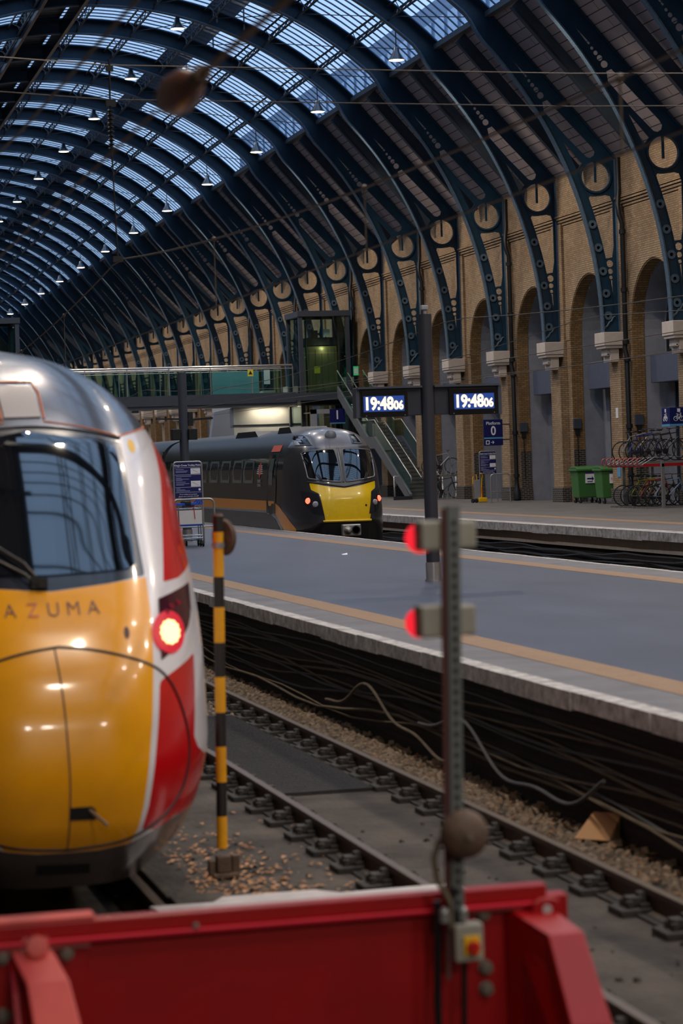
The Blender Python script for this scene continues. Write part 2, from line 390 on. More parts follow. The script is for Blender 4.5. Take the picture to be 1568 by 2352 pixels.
# dirt-covered pit and ledges by the buffer stop
mb=MB(); mb.box(2.62,3.0,14.9,16.55,-1.178,-1.0); mb.box(2.62,2.86,16.5,19.5,-1.178,-1.02)
tag(build('concrete_ledge',mb,m_dirt,bevel=.01),'dirty concrete ledge at the edge of the dark pit before the train','ledge')
mb=MB(); mb.prism([(2.5,15.7),(4.6,15.7),(4.6,16.15),(3.75,16.12),(3.6,16.3),(2.95,16.3),(2.85,16.12),(2.42,16.15)],'z',-1.17,-.99)
tag(build('white_kerb',mb,m_concrete,bevel=.01),'whitish concrete kerb just behind the red buffer beam','kerb')
mb=MB(); mb.box(4.58,5.52,22.2,29.5,-1.178,-1.15)
for k in range(60): mb.box(4.58,5.52,22.2+k*.12,22.24+k*.12,-1.15,-1.142)
tag(build('rubber_mat',mb,m_mesh),'dark ribbed rubber mat lying between the rails of the empty track','mat')
# loose ballast and dead leaves: nobody could count them
rnd=random.Random(3)
def scatter(name,mat,n,fn,size,label,cat,flat=False):
    mb=MB()
    for i in range(n):
        x,y=fn(); s=rnd.uniform(*size); a=rnd.uniform(0,2*PI); ca,sa=math.cos(a),math.sin(a); z=-1.18
        if flat:
            h=rnd.uniform(.004,.03); vs=[(x+s*(u*ca-v*sa),y+s*(u*sa+v*ca),z+h+w*s) for u,v,w in ((-1,0,0),(0,-.5,.25),(1,0,.1),(0,.5,.3))]; mb.add(vs,[(0,1,2,3)])
        else:
            vs=[(x+s*(u*ca-v*sa)*rnd.uniform(.7,1.2),y+s*(u*sa+v*ca)*rnd.uniform(.7,1.2),z+max(0,w)*s*rnd.uniform(.7,1.2)) for u,v,w in ((-1,-.8,0),(1,-.9,0),(.9,.8,0),(-.9,1,0),(-.5,-.4,1),(.6,-.5,.9),(.5,.5,1.1),(-.5,.5,.8))]
            mb.add(vs,[(4,5,6,7),(0,1,5,4),(1,2,6,5),(2,3,7,6),(3,0,4,7)])
    o=build(name,mb,mat); tag(o,label,cat,kind='stuff'); return o
scatter('loose_ballast',m_stone,4600,lambda:(min(6.6,max(5.93,rnd.gauss(6.28,.17))),21+rnd.random()**1.2*28 if rnd.random()<.88 else rnd.uniform(14,22)),(.014,.05),'loose pale ballast stones between the right rail and the platform wall','gravel')
scatter('loose_ballast',m_stone,900,lambda:(rnd.uniform(4.55,5.6),rnd.uniform(29.5,42)),(.015,.04),'loose ballast stones between the rails beyond the rubber mat','gravel')
scatter('dead_leaves',m_leaf,620,lambda:(rnd.gauss(3.3,.36),rnd.gauss(17.9,1.25)),(.015,.055),'dry brown leaves and litter around the foot of the striped pole','leaves',True)
scatter('dead_leaves',m_leaf,700,lambda:(rnd.uniform(5.95,6.6),rnd.uniform(14,26)),(.015,.05),'dry brown leaves along the foot of the platform wall','leaves',True)
scatter('dirt_clods',m_chair,160,lambda:(rnd.uniform(2.7,6.2),rnd.uniform(11,20)),(.008,.028),'small dark dirt clods scattered over the trackbed','dirt')
# ---------------------------------------------------------------- arcade wall on the right
RY0,RSP=73.27,6.51
def RY(k): return RY0+RSP*k
KN,KF=-14,28          # ribs from behind the camera to the far end
XC,ZC,RI,RO=13.97,6.0,14.63,15.45
wall=MB(); pil=MB(); crs=MB()
ZT=12.1
half=RSP/2
AR,ASP=2.28,6.02
arch=[(-AR,-.02)]+[(AR*math.cos(PI-PI*i/24),ASP+AR*math.sin(PI*i/24)) for i in range(25)]+[(AR,-.02)]
outer=[(-half,-.02),(-half,ZT),(half,ZT),(half,-.02)]
poly=[(-half,0),(-half,ZT),(half,ZT),(half,0)]+[(AR,0)]+[(AR*math.cos(PI*i/24),ASP+AR*math.sin(PI*i/24)) for i in range(25)]+[(-AR,0)]
wv,wf=fill2d(poly,[],.21)
KV=range(-2,19)
for k in range(KN,KF):
    ym=RY(k)+half
    if k in KV: wall.merge(wv,wf,lambda v:(XW+.21+v[2],ym+v[0],v[1]))
    else: wall.box(XW,XW+.42,ym-half,ym+half,-.02,ZT)
    # pilaster with upper strip, corbelled string course and arch hood ring
    yk=RY(k)
    pil.box(XW-.3,XW+.0,yk-.55,yk+.55,.55,5.0); pil.box(XW-.1,XW+.0,yk-.55,yk+.55,5.0,10.36)
    for j,(dx,z) in enumerate(((.04,10.30),(.08,10.40),(.12,10.50),(.15,10.60))):
        crs.box(XW-dx,XW+.0,ym-half,ym+half,z,z+.07)
    crs.box(XW-.1,XW+.0,ym-half,ym+half,10.66,ZT)
wall.box(XW,XW+.42,RY(KF)-.01,YF,-.02,ZT); wall.box(XW,XW+.42,YN,RY(KN)+.01,-.02,ZT)
wr=struct('wall_right',wall,m_brick,origin=(XW,0,0))
struct('pilaster',pil,m_brick,wr); struct('string_course',crs,m_brick,wr)
hood=MB(); jd=MB(); pl=MB(); rv=MB(); bk=MB()
for k in KV:
    ym=RY(k)+half; yk=RY(k)
    for i in range(24):                                   # brick arch ring standing a little proud
        a,b=PI*i/24,PI*(i+1)/24; r1,r2=AR+.02,AR+.62
        P=[(ym+r*math.cos(t),ASP+r*math.sin(t)) for r,t in ((r1,a),(r2,a),(r2,b),(r1,b))]
        hood.prism(P,'x',XW-.022,XW+.03)
    # brick jamb lining (both cheeks and the soffit)
    for side in (-1,1):
        jd.box(XW+.004,XW+.44,ym+side*AR-(.03 if side>0 else 0),ym+side*AR+(.03 if side<0 else 0),1.95,ASP)
        pl.box(XW+.004,XW+.44,ym+side*AR-(.035 if side>0 else 0),ym+side*AR+(.035 if side<0 else 0),.5,1.95)
        pl.box(XW-.06,XW+.44,ym+side*AR-(.06 if side>0 else 0),ym+side*AR+(.06 if side<0 else 0),-.01,.5)
    for i in range(24):
        a,b=PI*i/24,PI*(i+1)/24
        P=[(ym+r*math.cos(t),ASP+r*math.sin(t)) for r,t in ((AR-.03,a),(AR+.01,a),(AR+.01,b),(AR-.03,b))]
        jd.prism(P,'x',XW+.004,XW+.44)
    pl.box(XW-.36,XW+.02,yk-.61,yk+.61,-.01,.55)
    # grey rendered inner reveal, splayed, and back wall
    ri=AR-.12
    prof=[(-ri,0)]+[(ri*math.cos(PI-PI*i/20),ASP+ri*math.sin(PI*i/20)) for i in range(21)]+[(ri,0)]
    vs=[];fs=[]
    for (u,v) in prof: vs+=[(XW+.44,ym+u*1.06,v),(XW+1.15,ym+u,v)]
    n=len(prof); fs=[(2*i,2*i+1,2*i+3,2*i+2) for i in range(n-1)]
    rv.add(vs,fs)
    bk.box(XW+1.15,XW+1.3,ym-3.2,ym+3.2,-.02,9)
struct('arch_ring',hood,m_brickring,wr); struct('arch_jamb',jd,m_brickjamb,wr); struct('brick_plinth',pl,m_brickdark,wr)
struct('arch_reveal',rv,m_render,wr,solid=.02); struct('back_wall',bk,m_render,wr)
wn=0
for k in KV:
    ym=RY(k)+half; wn+=1
    w=thing('window_%d'%wn,None,None,(XW+1.15,ym,5.2)); w['kind']='structure'
    rw=1.75; fan=[(-rw,5.2)]+[(rw*math.cos(PI-PI*i/16),5.95+rw*math.sin(PI*i/16)) for i in range(17)]+[(rw,5.2)]
    fr=MB(); ri=rw-.1; inn=[(-ri,5.3)]+[(ri*math.cos(PI-PI*i/16),5.95+ri*math.sin(PI*i/16)) for i in range(17)]+[(ri,5.3)]
    v,fs=fill2d(fan,[inn],.05); fr.merge(v,fs,lambda q:(XW+1.1+q[2],ym+q[0],q[1]))
    fr.box(XW+1.06,XW+1.13,ym-.03,ym+.03,5.2,7.6)
    build('window_frame',fr,m_black,w)
    pg=MB(); pg.prism(inn,'x',0,.012); pg.v=[(XW+1.12+x,ym+y,z) for x,y,z in pg.v]; build('pane',pg,MATS.get('window_pane') or M('window_pane',(128,150,140),.2,spec=.5),w)
    d=thing('door_%d'%wn,None,None,(XW+1.1,ym,0)); d['kind']='structure'
    l=MB(); l.box(XW+.5,XW+1.2,ym-1.3,ym+1.9,4.15,5.15); build('lintel_box',l,m_lintel,d,bevel=.02)
    l=MB(); l.box(XW+1.08,XW+1.14,ym-1.9,ym+.9,0,4.15); build('door_leaf',l,m_dark if k%3 else m_lintel,d)  # near-black panel stands for the shade in an open doorway
    l=MB(); l.box(XW+1.0,XW+1.16,ym+.9,ym+1.0,0,4.15); l.box(XW+1.0,XW+1.16,ym-2.0,ym-1.9,0,4.15); build('door_frame',l,m_charcoal,d)
# stone corbels the ribs land on
cb=MB()
def corbel(yk,name='corbel'):
    cb=MB(); cb.box(28.46,XW-.1,yk-.5,yk+.5,5.52,5.98); cb.box(28.5,XW-.1,yk-.46,yk+.46,5.42,5.52)
    cb.box(28.72,XW-.26,yk-.36,yk+.36,4.95,5.42); cb.box(28.62,28.74,yk-.3,yk+.3,5.18,5.42); cb.cyl((28.66,yk-.3,5.2),(28.66,yk+.3,5.2),.05,n=10)
    return build(name,cb,m_corbel,bevel=.015)
c0=corbel(RY(-1)); tag(c0,'pale stone corbel under the '+ORD[0]+' iron rib from the near end','corbel','stone corbels on the arcade wall')
for k in range(0,19):
    o=dup(c0,c0.location+Vector((0,RSP*(k+1),0)),label='pale stone corbel under the '+ORD[k+1]+' iron rib from the near end')
# cast iron downpipes beside every second pier
def pipe(yk):
    t=thing('downpipe',None,'pipe',(XW-.1,yk-.85,0)); y=yk-.85; x=XW-.16
    mb=MB(); mb.tube([(x-.02,y+.25,12),(x-.02,y+.25,10.9),(x-.12,y+.1,10.35),(x-.12,y,10.0),(x-.02,y,9.7),(x-.02,y,5.7),(x-.04,y+.06,5.4),(x-.02,y-.05,5.1),(x-.02,y-.08,.6),(x-.02,y-.08,.0)],.085,n=10); build('pipe_run',mb,m_pipe,t,smooth=40)
    for z in (9.4,7.4,5.6,5.0,2.7,1.0):
        mb=MB(); mb.cyl((x-.02,y-(.08 if z<5.05 else 0),z-.07),(x-.02,y-(.08 if z<5.05 else 0),z+.07),.12,n=10); build('collar',mb,m_pipe,t,smooth=40)
    mb=MB(); mb.lathe([(.1,0),(.17,.05),(.17,.3),(.12,.45),(.09,.7)],(x-.02,y-.08,0),n=10); build('boot',mb,m_pipe,t,smooth=40)
    return t
p0=pipe(RY(-1)); tag(p0,'black cast iron downpipe on the nearest visible pier','pipe','black downpipes on the arcade wall')
for j,k in enumerate((1,3,5,7,9,11)): dup(p0,p0.location+Vector((0,RSP*(k+1),0)),label='black cast iron downpipe on the arcade wall, '+ORD[j]+' along from the bike rack')
# wall mounted junction boxes by the arches
def jbox(y,lab):
    t=thing('junction_box',lab,'box',(XW,y,2.7),'junction boxes on the arch jambs')
    mb=MB(); mb.box(XW-.02,XW+.3,y-.12,y,2.72,3.1); build('housing',mb,m_charcoal2,t,bevel=.02)
    mb=MB(); mb.box(XW+.06,XW+.22,y-.09,y-.01,2.5,2.72); mb.tube([(XW+.14,y-.05,2.5),(XW+.14,y-.05,.9)],.02); build('conduit',mb,m_black,t)
for k,l in ((0,'dark grey junction box on the arch jamb above the bike rack'),(1,'dark grey junction box on the arch jamb above the green bins'),(2,'dark grey junction box in the arch between the bins and the platform 0 sign')):
    jbox(RY(k+1)-1.0-.0,l)
# the far gable, the near gable behind the camera and the spine wall on the left
XL=2*XC-XW
mb=MB(); mb.box(XL-.5,XL,YN,YF,-1.2,ZT); struct('wall_left',mb,m_wallleft)
mb=MB(); mb.prism([(XL,-1.2),(XL,ZT)]+[(XC+(RO+.1)*math.cos(PI*.75-PI*.5*i/24),ZC+(RO+.1)*math.sin(PI*.75-PI*.5*i/24)) for i in range(25)]+[(XW,ZT),(XW,-1.2)],'y',YF-1,YF); struct('wall_back',mb,m_brickout)
mb=MB(); mb.box(XL-2,42,YN-.5,YN,-1.2,25); struct('wall_front',mb,m_brickout)
# ---------------------------------------------------------------- iron ribs of the roof
A45=math.radians(45)
def pol(r,a): return (XC+r*math.cos(a),ZC+r*math.sin(a))
EP=pol(RO,A45)                                    # skylight edge on the outer line
TP=(29.22,12.02)                                  # where the slope meets the wall head
mx_=lambda P:(2*XC-P[0],P[1])
right=[(29.2,6.0),TP]
arc=[pol(RO,A45+(PI/2)*i/40) for i in range(41)]
left=[mx_(TP),mx_((29.2,6.0))]
RIS=14.88                                          # the web is shallower under the glass
def rin(a):
    d=math.degrees(a); d=min(d,180-d); t=min(1,max(0,(d-43.5)/4.5)); t=t*t*(3-2*t); return RI+(RIS-RI)*t
inner=[pol(rin(PI-PI*i/120),PI-PI*i/120) for i in range(121)]
outer=right+arc+left+inner
# holes on the right haunch
def arcpts(r,a0,a1,n): return [pol(r,math.radians(a0+(a1-a0)*i/n)) for i in range(n+1)]
RA=15.02
def ra(d): return 15.03-.004*max(0,d-5)
def arcv(a0,a1,n): return [pol(ra(a0+(a1-a0)*i/n),math.radians(a0+(a1-a0)*i/n)) for i in range(n+1)]
H=[]
H.append(circ(28.5,11.4,.53,28))                                              # big ring
H.append([(29.03,8.6),(29.1,9.0),(29.1,10.5),(29.02,10.72),(28.85,10.76),(28.5,10.71),(28.28,10.72)]+arcv(18.0,9.8,12))   # below the ring
for (x,z,r) in ((28.93,8.38,.125),(28.945,8.11,.095),(28.96,7.9,.065)): H.append(circ(x,z,r,14))
H.append([(28.95,7.8),(29.01,7.8),(29.02,7.2)])
for (x,z,r) in ((26.2,14.72,.055),(26.32,14.57,.075),(26.45,14.41,.095),(26.60,14.21,.12)): H.append(circ(x,z,r,14))
H.append([(25.6,15.46),(26.09,14.83),(26.15,14.88)])
H.append([(26.66,13.98),(26.84,14.06),(27.56,13.31),(28.40,12.44),(28.5,12.27),(28.46,12.13),(28.33,12.05),(28.2,12.08),(27.47,12.81),(26.71,13.66)])  # long slot
H.append([(27.3,12.72),(28.03,11.88),(27.93,11.74),(27.82,11.62)]+arcv(22.4,26.4,4))
H2=[[mx_(p) for p in h] for h in H]
v,fs=fill2d(outer,H+H2,.02)
yk0=RY(-1)
rib=thing('roof_rib',None,'roof rib',(XC,yk0,ZC))
mb=MB(); mb.merge(v,fs,lambda q:(q[0],yk0+q[2],q[1])); build('web_plate',mb,m_rib,rib)
def strip(mb,pts,w,th,y):
    n=len(pts); vs=[]; 
    for i,(x,z) in enumerate(pts):
        a=pts[max(i-1,0)]; b=pts[min(i+1,n-1)]; dx,dz=b[0]-a[0],b[1]-a[1]; l=math.hypot(dx,dz); nx,nz=-dz/l*th/2,dx/l*th/2
        vs+=[(x-nx,y-w/2,z-nz),(x-nx,y+w/2,z-nz),(x+nx,y+w/2,z+nz),(x+nx,y-w/2,z+nz)]
    f=[]
    for i in range(n-1):
        for k in range(4): l=(k+1)%4; f.append((4*i+k,4*i+l,4*i+4+l,4*i+4+k))
    f+=[(3,2,1,0),(4*n-4,4*n-3,4*n-2,4*n-1)]
    mb.add(vs,f)
mb=MB(); strip(mb,inner,.28,.05,yk0); build('soffit_flange',mb,m_ribfl,rib)
mb=MB(); strip(mb,[EP,TP],.3,.05,yk0); build('roof_flange',mb,m_rib,rib)
mb=MB(); strip(mb,[(29.2,6.05),(29.2,12)],.34,.04,yk0); build('wall_strut',mb,m_ribfl,rib)
mb=MB(); strip(mb,arcv(2,22,16),.12,.03,yk0); build('arch_flange',mb,m_rib,rib)
mb=MB(); ring=[(28.5+.55*math.cos(2*PI*i/28),11.4+.55*math.sin(2*PI*i/28)) for i in range(29)]; strip(mb,ring,.16,.07,yk0); mb.box(28.46,28.54,yk0-.03,yk0+.03,11.2,11.92); build('spandrel_ring',mb,m_rib,rib)
bo=None
for a in (2.2,5.2,8.2,11.4,14.6):
    x,z=pol(14.84,math.radians(a)); mb=MB(); mb.lathe([(.06,.0),(.06,.05),(.15,.05),(.15,.0)],(x,yk0-.02,z),(0,-1,0),n=14)
    build('boss',mb,m_ribfl,rib,smooth=40)
pts=[(28.65+.05*i,yk0-.05,6.12+.055*i+.03*math.sin(i*2.1)) for i in range(9)]; mb=MB(); mb.tube(pts,.035,n=6); build('foot_scroll',mb,m_ribfl,rib,smooth=40)
tag(rib,'blue iron roof rib landing on the '+ORD[0]+' corbel from the near end','roof rib','arched iron ribs of the station roof')
far=[]
for k in range(KN,KF+1):
    if k==-1: continue
    y=RY(k)
    if y>YF-2 or y<YN+2: continue
    n=k+1
    lab='blue iron roof rib landing on the '+ORD[n]+' corbel from the near end' if n>=0 else 'blue iron roof rib overhead, '+ORD[-n-1]+' step towards the camera from the visible ones'
    dup(rib,(XC,y,ZC),label=lab)

# ---------------------------------------------------------------- ceiling boards, gutters and skylights per bay
LO=.06
def slope(mb,y0,y1,T,off=LO):
    a=(EP[0]+off*.7,EP[1]+off*.7); b=(TP[0]+off*.7+.6,TP[1]+off*.7-.68)
    if T<0: a,b=mx_(a),mx_(b)
    d=.12*T
    mb.add([(a[0],y0,a[1]),(a[0],y1,a[1]),(b[0],y1,b[1]),(b[0],y0,b[1]),(a[0]+d,y0,a[1]+.12),(a[0]+d,y1,a[1]+.12),(b[0]+d,y1,b[1]+.12),(b[0]+d,y0,b[1]+.12)],[(0,1,2,3),(7,6,5,4),(0,4,5,1),(1,5,6,2),(2,6,7,3),(3,7,4,0)])
ce=MB()
for T in (1,-1): slope(ce,YN,YF,T)
ceil=struct('ceiling',ce,m_boards,origin=(XC,0,12))
mb=MB()
for T in (1,-1):
    x,z=pol(RO-.12,A45); x=x if T>0 else 2*XC-x
    mb.box(x-.12,x+.12,YN,YF,z+.06,z+.26)
struct('trim_10',mb,m_gutter)
first=None
for k in range(KN,KF):
    ym=RY(k)+half
    if ym>YF-3 or ym<YN+3: continue
    if first is None:
        mb=MB()
        for T in (1,-1):
            a=(EP[0]+.02,EP[1]-.02); b=(TP[0]-.05,TP[1]+.02)
            q=[(p[0] if T>0 else 2*XC-p[0],p[1]) for p in (a,b)]
            d=Vector((q[1][0]-q[0][0],0,q[1][1]-q[0][1])).normalized(); nrm=Vector((-d.z,0,d.x)); nrm=nrm if nrm.z<0 else -nrm
            p0_=Vector((q[0][0],ym,q[0][1]))+nrm*.2; p1_=Vector((q[1][0],ym,q[1][1]))+nrm*.2
            mb.bar(p0_,p1_,.06,.42,up=(nrm.x,0,nrm.z)); mb.bar(p0_+nrm*.22,p1_+nrm*.22,.24,.04,up=(nrm.x,0,nrm.z))
        first=build('rafter',mb,m_raft,ceil); fy=ym
    else:
        o=first.copy(); C.objects.link(o); o.parent=ceil; o.location=(0,ym-fy,0)
# one skylight bay: glazing bars, panes, purlins, solar strip
PUR=[53,62,71.5,80.5,89.5]
def arcstrip(mb,r0_,r1_,a0,a1,y0,y1,n):
    vs=[];fs=[]
    for i in range(n+1):
        a=math.radians(a0+(a1-a0)*i/n)
        for r,y in ((r0_,y0),(r0_,y1),(r1_,y1),(r1_,y0)): x,z=pol(r,a); vs.append((x,y,z))
    for i in range(n):
        for q in range(4): l=(q+1)%4; fs.append((4*i+q,4*i+l,4*i+4+l,4*i+4+q))
    fs+=[(3,2,1,0),(4*n,4*n+1,4*n+2,4*n+3)]
    mb.add(vs,fs)
ym=RY(-2)+half; ya,yb=ym-half+.03,ym+half-.03
sk=thing('window_bay',None,None,(XC,ym,ZC)); sk['kind']='structure'
mb=MB()
arcstrip(mb,RO+.02,RO+.022,45.3,92.5,ya+.4,yb-.4,24); arcstrip(mb,RO+.02,RO+.022,99,134.7,ya+.4,yb-.4,18); build('pane',mb,m_pane,sk)
mb=MB()
for j in range(9):
    y=ya+.45+(yb-ya-.9)*j/8
    arcstrip(mb,RO-.01,RO+.03,45.3,134.7,y-.04,y+.04,32)
build('glazing_bars',mb,m_bar,sk)
for u,v in ((ya,ya+.45),(yb-.45,yb)):
    mb=MB(); arcstrip(mb,RO-.03,RO+.04,45.1,134.9,u,v,40); build('valley_strip',mb,m_rib,sk,smooth=30)
mb=MB(); arcstrip(mb,RO+.0,RO+.04,92.5,99,ya,yb,4); arcstrip(mb,RO-.75,RO-.1,91.7,92.3,ya,yb,1); arcstrip(mb,RO-.75,RO-.1,98.6,99.2,ya,yb,1); build('solar_strip',mb,m_pv,sk)
for a in PUR+[180-q for q in PUR if q<81]:
    mb=MB(); A=math.radians(a)
    for r in (RO-.1,RO-.5): x,z=pol(r,A); mb.box(x-.03,x+.03,ya,yb,z-.03,z+.03)
    x2,z2=pol(RO-.12,math.radians(a+1.2)); mb.box(x2-.03,x2+.03,ya,yb,z2-.03,z2+.03)
    n=10
    for j in range(n):
        y1_=ya+(yb-ya)*j/n; y2_=ya+(yb-ya)*(j+1)/n
        r1_,r2_=(RO-.1,RO-.5) if j%2 else (RO-.5,RO-.1)
        x1,z1=pol(r1_,A); x2,z2=pol(r2_,A); mb.bar((x1,y1_,z1),(x2,y2_,z2),.03,.03)
        x3,z3=pol(RO-.5,A); x4,z4=pol(RO-.12,math.radians(a+1.2))
        if j%3==1: mb.bar((x3,y1_,z3),(x4,y2_,z4),.025,.025)
    build('lattice_purlin',mb,m_purlin,sk)
mb=MB()
for a,b in ((46,53),(53,62),(62,71.5),(71.5,80.5)):
    x1,z1=pol(RO-.3,math.radians(a)); x2,z2=pol(RO-.3,math.radians(b)); mb.tube([(x1,ya,z1),(x2,yb,z2)],.018,n=5)
build('tie_rods',mb,m_purlin,sk)
n=1
for k in range(KN,KF):
    y=RY(k)+half
    if k==-2 or y>YF-2 or y<YN+2: continue
    n+=1; o=dup(sk,(XC,y,ZC)); o.name='window_%d'%(100+n)
sk.name='window_101'
# outside maintenance walkway over the glass
mb=MB()
x,z=pol(RO+.55,math.radians(69.3)); mb.box(x-.75,x+.75,20,240,z-.05,z+.03)
for y in range(22,240,7): mb.box(x-.6,x-.54,y,y+.06,z-.8,z); mb.box(x+.54,x+.6,y,y+.06,z-1.1,z)
tag(build('roof_walkway',mb,M('walkway_grating',(118,112,112),.7)),'grey maintenance walkway running along the outside of the glazed roof','walkway')

# ---------------------------------------------------------------- pendant lamps
def lamp_light(x,y,z,par):
    l=bpy.data.lights.new('pendant_light','SPOT'); l.energy=LAMP_W*6.5; l.color=LAMP_COL; l.spot_size=math.radians(140); l.spot_blend=.5; l.shadow_soft_size=.22
    o=bpy.data.objects.new('pendant_light',l); C.objects.link(o); o.parent=par; o.location=(0,0,-.56); addkid(par,o); return o
def pendant(x,y,z,drop):
    t=thing('pendant_lamp',None,'lamp',(x,y,z))
    mb=MB(); mb.lathe([(.03,0),(.1,-.03),(.13,-.2),(.3,-.46),(.32,-.5),(.30,-.5),(.28,-.46),(.12,-.2)],(x,y,z),n=20); build('shade',mb,m_alu,t,smooth=50)
    mb=MB(); mb.lathe([(.29,-.49),(.26,-.5)],(x,y,z),n=20); build('lit_disc',mb,m_lampglow,t)
    mb=MB(); mb.tube([(x,y,z),(x,y,z+drop)],.02); mb.tube([(x-.12,y,z+drop-.1),(x,y,z+drop*.5),(x+.12,y,z+drop-.1)],.012); build('hanger',mb,m_black,t)
    lamp_light(x,y,z,t); return t
rowA=(23.36,17.05,1.1); rowB=(17.5,20.5,.45)
pa=pendant(rowA[0],RY(0)+.35,rowA[1],1.1); tag(pa,'aluminium pendant lamp above the skylight edge, '+ORD[0]+' of the lower row','lamp','pendant lamps of the lower row')
pb=pendant(rowB[0],RY(0)+.35,rowB[1],.45); tag(pb,'aluminium pendant lamp near the crown of the roof, '+ORD[0]+' of the upper row','lamp','pendant lamps of the upper row')
for k in range(2,KF,2):
    dup(pa,pa.location+Vector((0,RSP*k,0)),label='aluminium pendant lamp above the skylight edge, '+ORD[k//2]+' of the lower row')
    dup(pb,pb.location+Vector((0,RSP*k,0)),label='aluminium pendant lamp near the crown of the roof, '+ORD[k//2]+' of the upper row')
for k in (-2,-4,-6,-7,-8,-9,-10,-11):  # odd steps are extra lamps added to brighten the near end
    dup(pa,pa.location+Vector((0,RSP*k,0)),label='aluminium pendant lamp of the lower row, overhead towards the camera',group='pendant lamps over the near end')
    dup(pb,pb.location+Vector((0,RSP*k,0)),label='aluminium pendant lamp of the upper row, overhead towards the camera',group='pendant lamps over the near end')
for k in range(-12,KF,2):
    dup(pa,Vector((2*XC-rowA[0],RY(k)+.35,rowA[1])),label='aluminium pendant lamp on the far left haunch of the roof',group='pendant lamps on the left haunch')
# ---------------------------------------------------------------- trains: a nose as a height field y=g(x,z)
def hcat(t,x):
    n=len(t)
    if x<=t[0][0]: return t[0][1]
    if x>=t[-1][0]: return t[-1][1]
    for i in range(n-1):
        if x<=t[i+1][0]: break
    def m(j):
        if j==0: return (t[1][1]-t[0][1])/(t[1][0]-t[0][0])
        if j==n-1: return (t[-1][1]-t[-2][1])/(t[-1][0]-t[-2][0])
        a=(t[j][1]-t[j-1][1])/(t[j][0]-t[j-1][0]); b=(t[j+1][1]-t[j][1])/(t[j+1][0]-t[j][0])
        return 0 if a*b<=0 else 2*a*b/(a+b)
    h=t[i+1][0]-t[i][0]; u=(x-t[i][0])/h
    return ((2*u**3-3*u*u+1)*t[i][1]+(u**3-2*u*u+u)*h*m(i)+(-2*u**3+3*u*u)*t[i+1][1]+(u**3-u*u)*h*m(i+1))
AZ=dict(xc=1.82,y=15.4,full=3.8,zmin=-0.76,zmax=2.93,W=[(-.76,.86),(-.5,1.15),(-.2,1.29),(.1,1.35),(.6,1.35),(1.1,1.33),(1.5,1.29),(1.9,1.24),(2.2,1.13),(2.5,.91),(2.7,.66),(2.85,.34),(2.93,0.0)],
 P=[(-.76,.42),(-.55,.2),(-.3,.05),(0,0),(.3,.03),(.6,.12),(.9,.3),(1.1,.48),(1.5,.9),(2.0,1.45),(2.3,1.85),(2.6,2.4),(2.8,3.0),(2.93,3.8)],a=3.4,b=.5)
GC=dict(xc=15.4,y=63.9,full=2.2,zmin=-0.8,zmax=2.84,W=[(-0.8,1.32),(-0.2,1.35),(0.5,1.35),(1.2,1.31),(1.6,1.29),(2.0,1.21),(2.3,1.1),(2.6,.85),(2.75,.52),(2.84,0)],
 P=[(-0.8,.3),(-0.2,.12),(.3,0.0),(.8,.05),(1.2,.2),(1.8,.5),(2.2,.78),(2.5,1.1),(2.7,1.5),(2.84,2.2)],a=4.5,b=.5)
def hg(T,lx,z):
    w=hcat(T['W'],z); p=hcat(T['P'],z); s=min(abs(lx)/max(w,1e-6),1.0)
    return T['y']+p+(T['full']-p)*(1-(1-s**T['a'])**T['b'])
def sdf(P,poly):                                   # signed distance (positive inside), numpy
    P=np.asarray(P); d=np.full(len(P),1e9); ins=np.zeros(len(P),bool); n=len(poly)
    for i in range(n):
        a=np.array(poly[i]); b=np.array(poly[(i+1)%n]); ab=b-a; t=np.clip(((P-a)@ab)/max(ab@ab,1e-12),0,1); d=np.minimum(d,np.linalg.norm(P-a-t[:,None]*ab,axis=1))
        c=((a[1]>P[:,1])!=(b[1]>P[:,1])); x=(b[0]-a[0])*(P[:,1]-a[1])/((b[1]-a[1]) or 1e-12)+a[0]; ins^=(c&(P[:,0]<x))
    return np.where(ins,d,-d)
def nose(T,parent,name,mat,zones,sym=True,nz=150,ns=100,tail=.6):
    zs=[T['zmin']+(T['zmax']-T['zmin'])*(1-(1-i/(nz-1))**1.35) for i in range(nz)]; ts=[-1+2*j/(ns-1) for j in range(ns)]
    vs=[];uv=[]
    for z in zs:
        w=max(hcat(T['W'],z),.002)
        for t in ts:
            s=math.copysign(1-(1-abs(t))**1.8,t); vs.append((T['xc']+s*w,hg(T,s*w,z),z)); uv.append((abs(s*w) if sym else s*w,z))
    fs=[(i*ns+j,i*ns+j+1,(i+1)*ns+j+1,(i+1)*ns+j) for i in range(nz-1) for j in range(ns-1)]
    off=wloc(parent); me=bpy.data.meshes.new(name); me.from_pydata([tuple(Vector(v)-off) for v in vs],[],fs); me.materials.append(mat)
    me.polygons.foreach_set('use_smooth',[True]*len(fs))
    for zn,poly in zones.items():
        at=me.attributes.new(zn,'FLOAT','POINT'); at.data.foreach_set('value',sdf(uv,poly).astype(np.float32))
    o=bpy.data.objects.new(name,me); C.objects.link(o); o.parent=parent; addkid(parent,o); return o
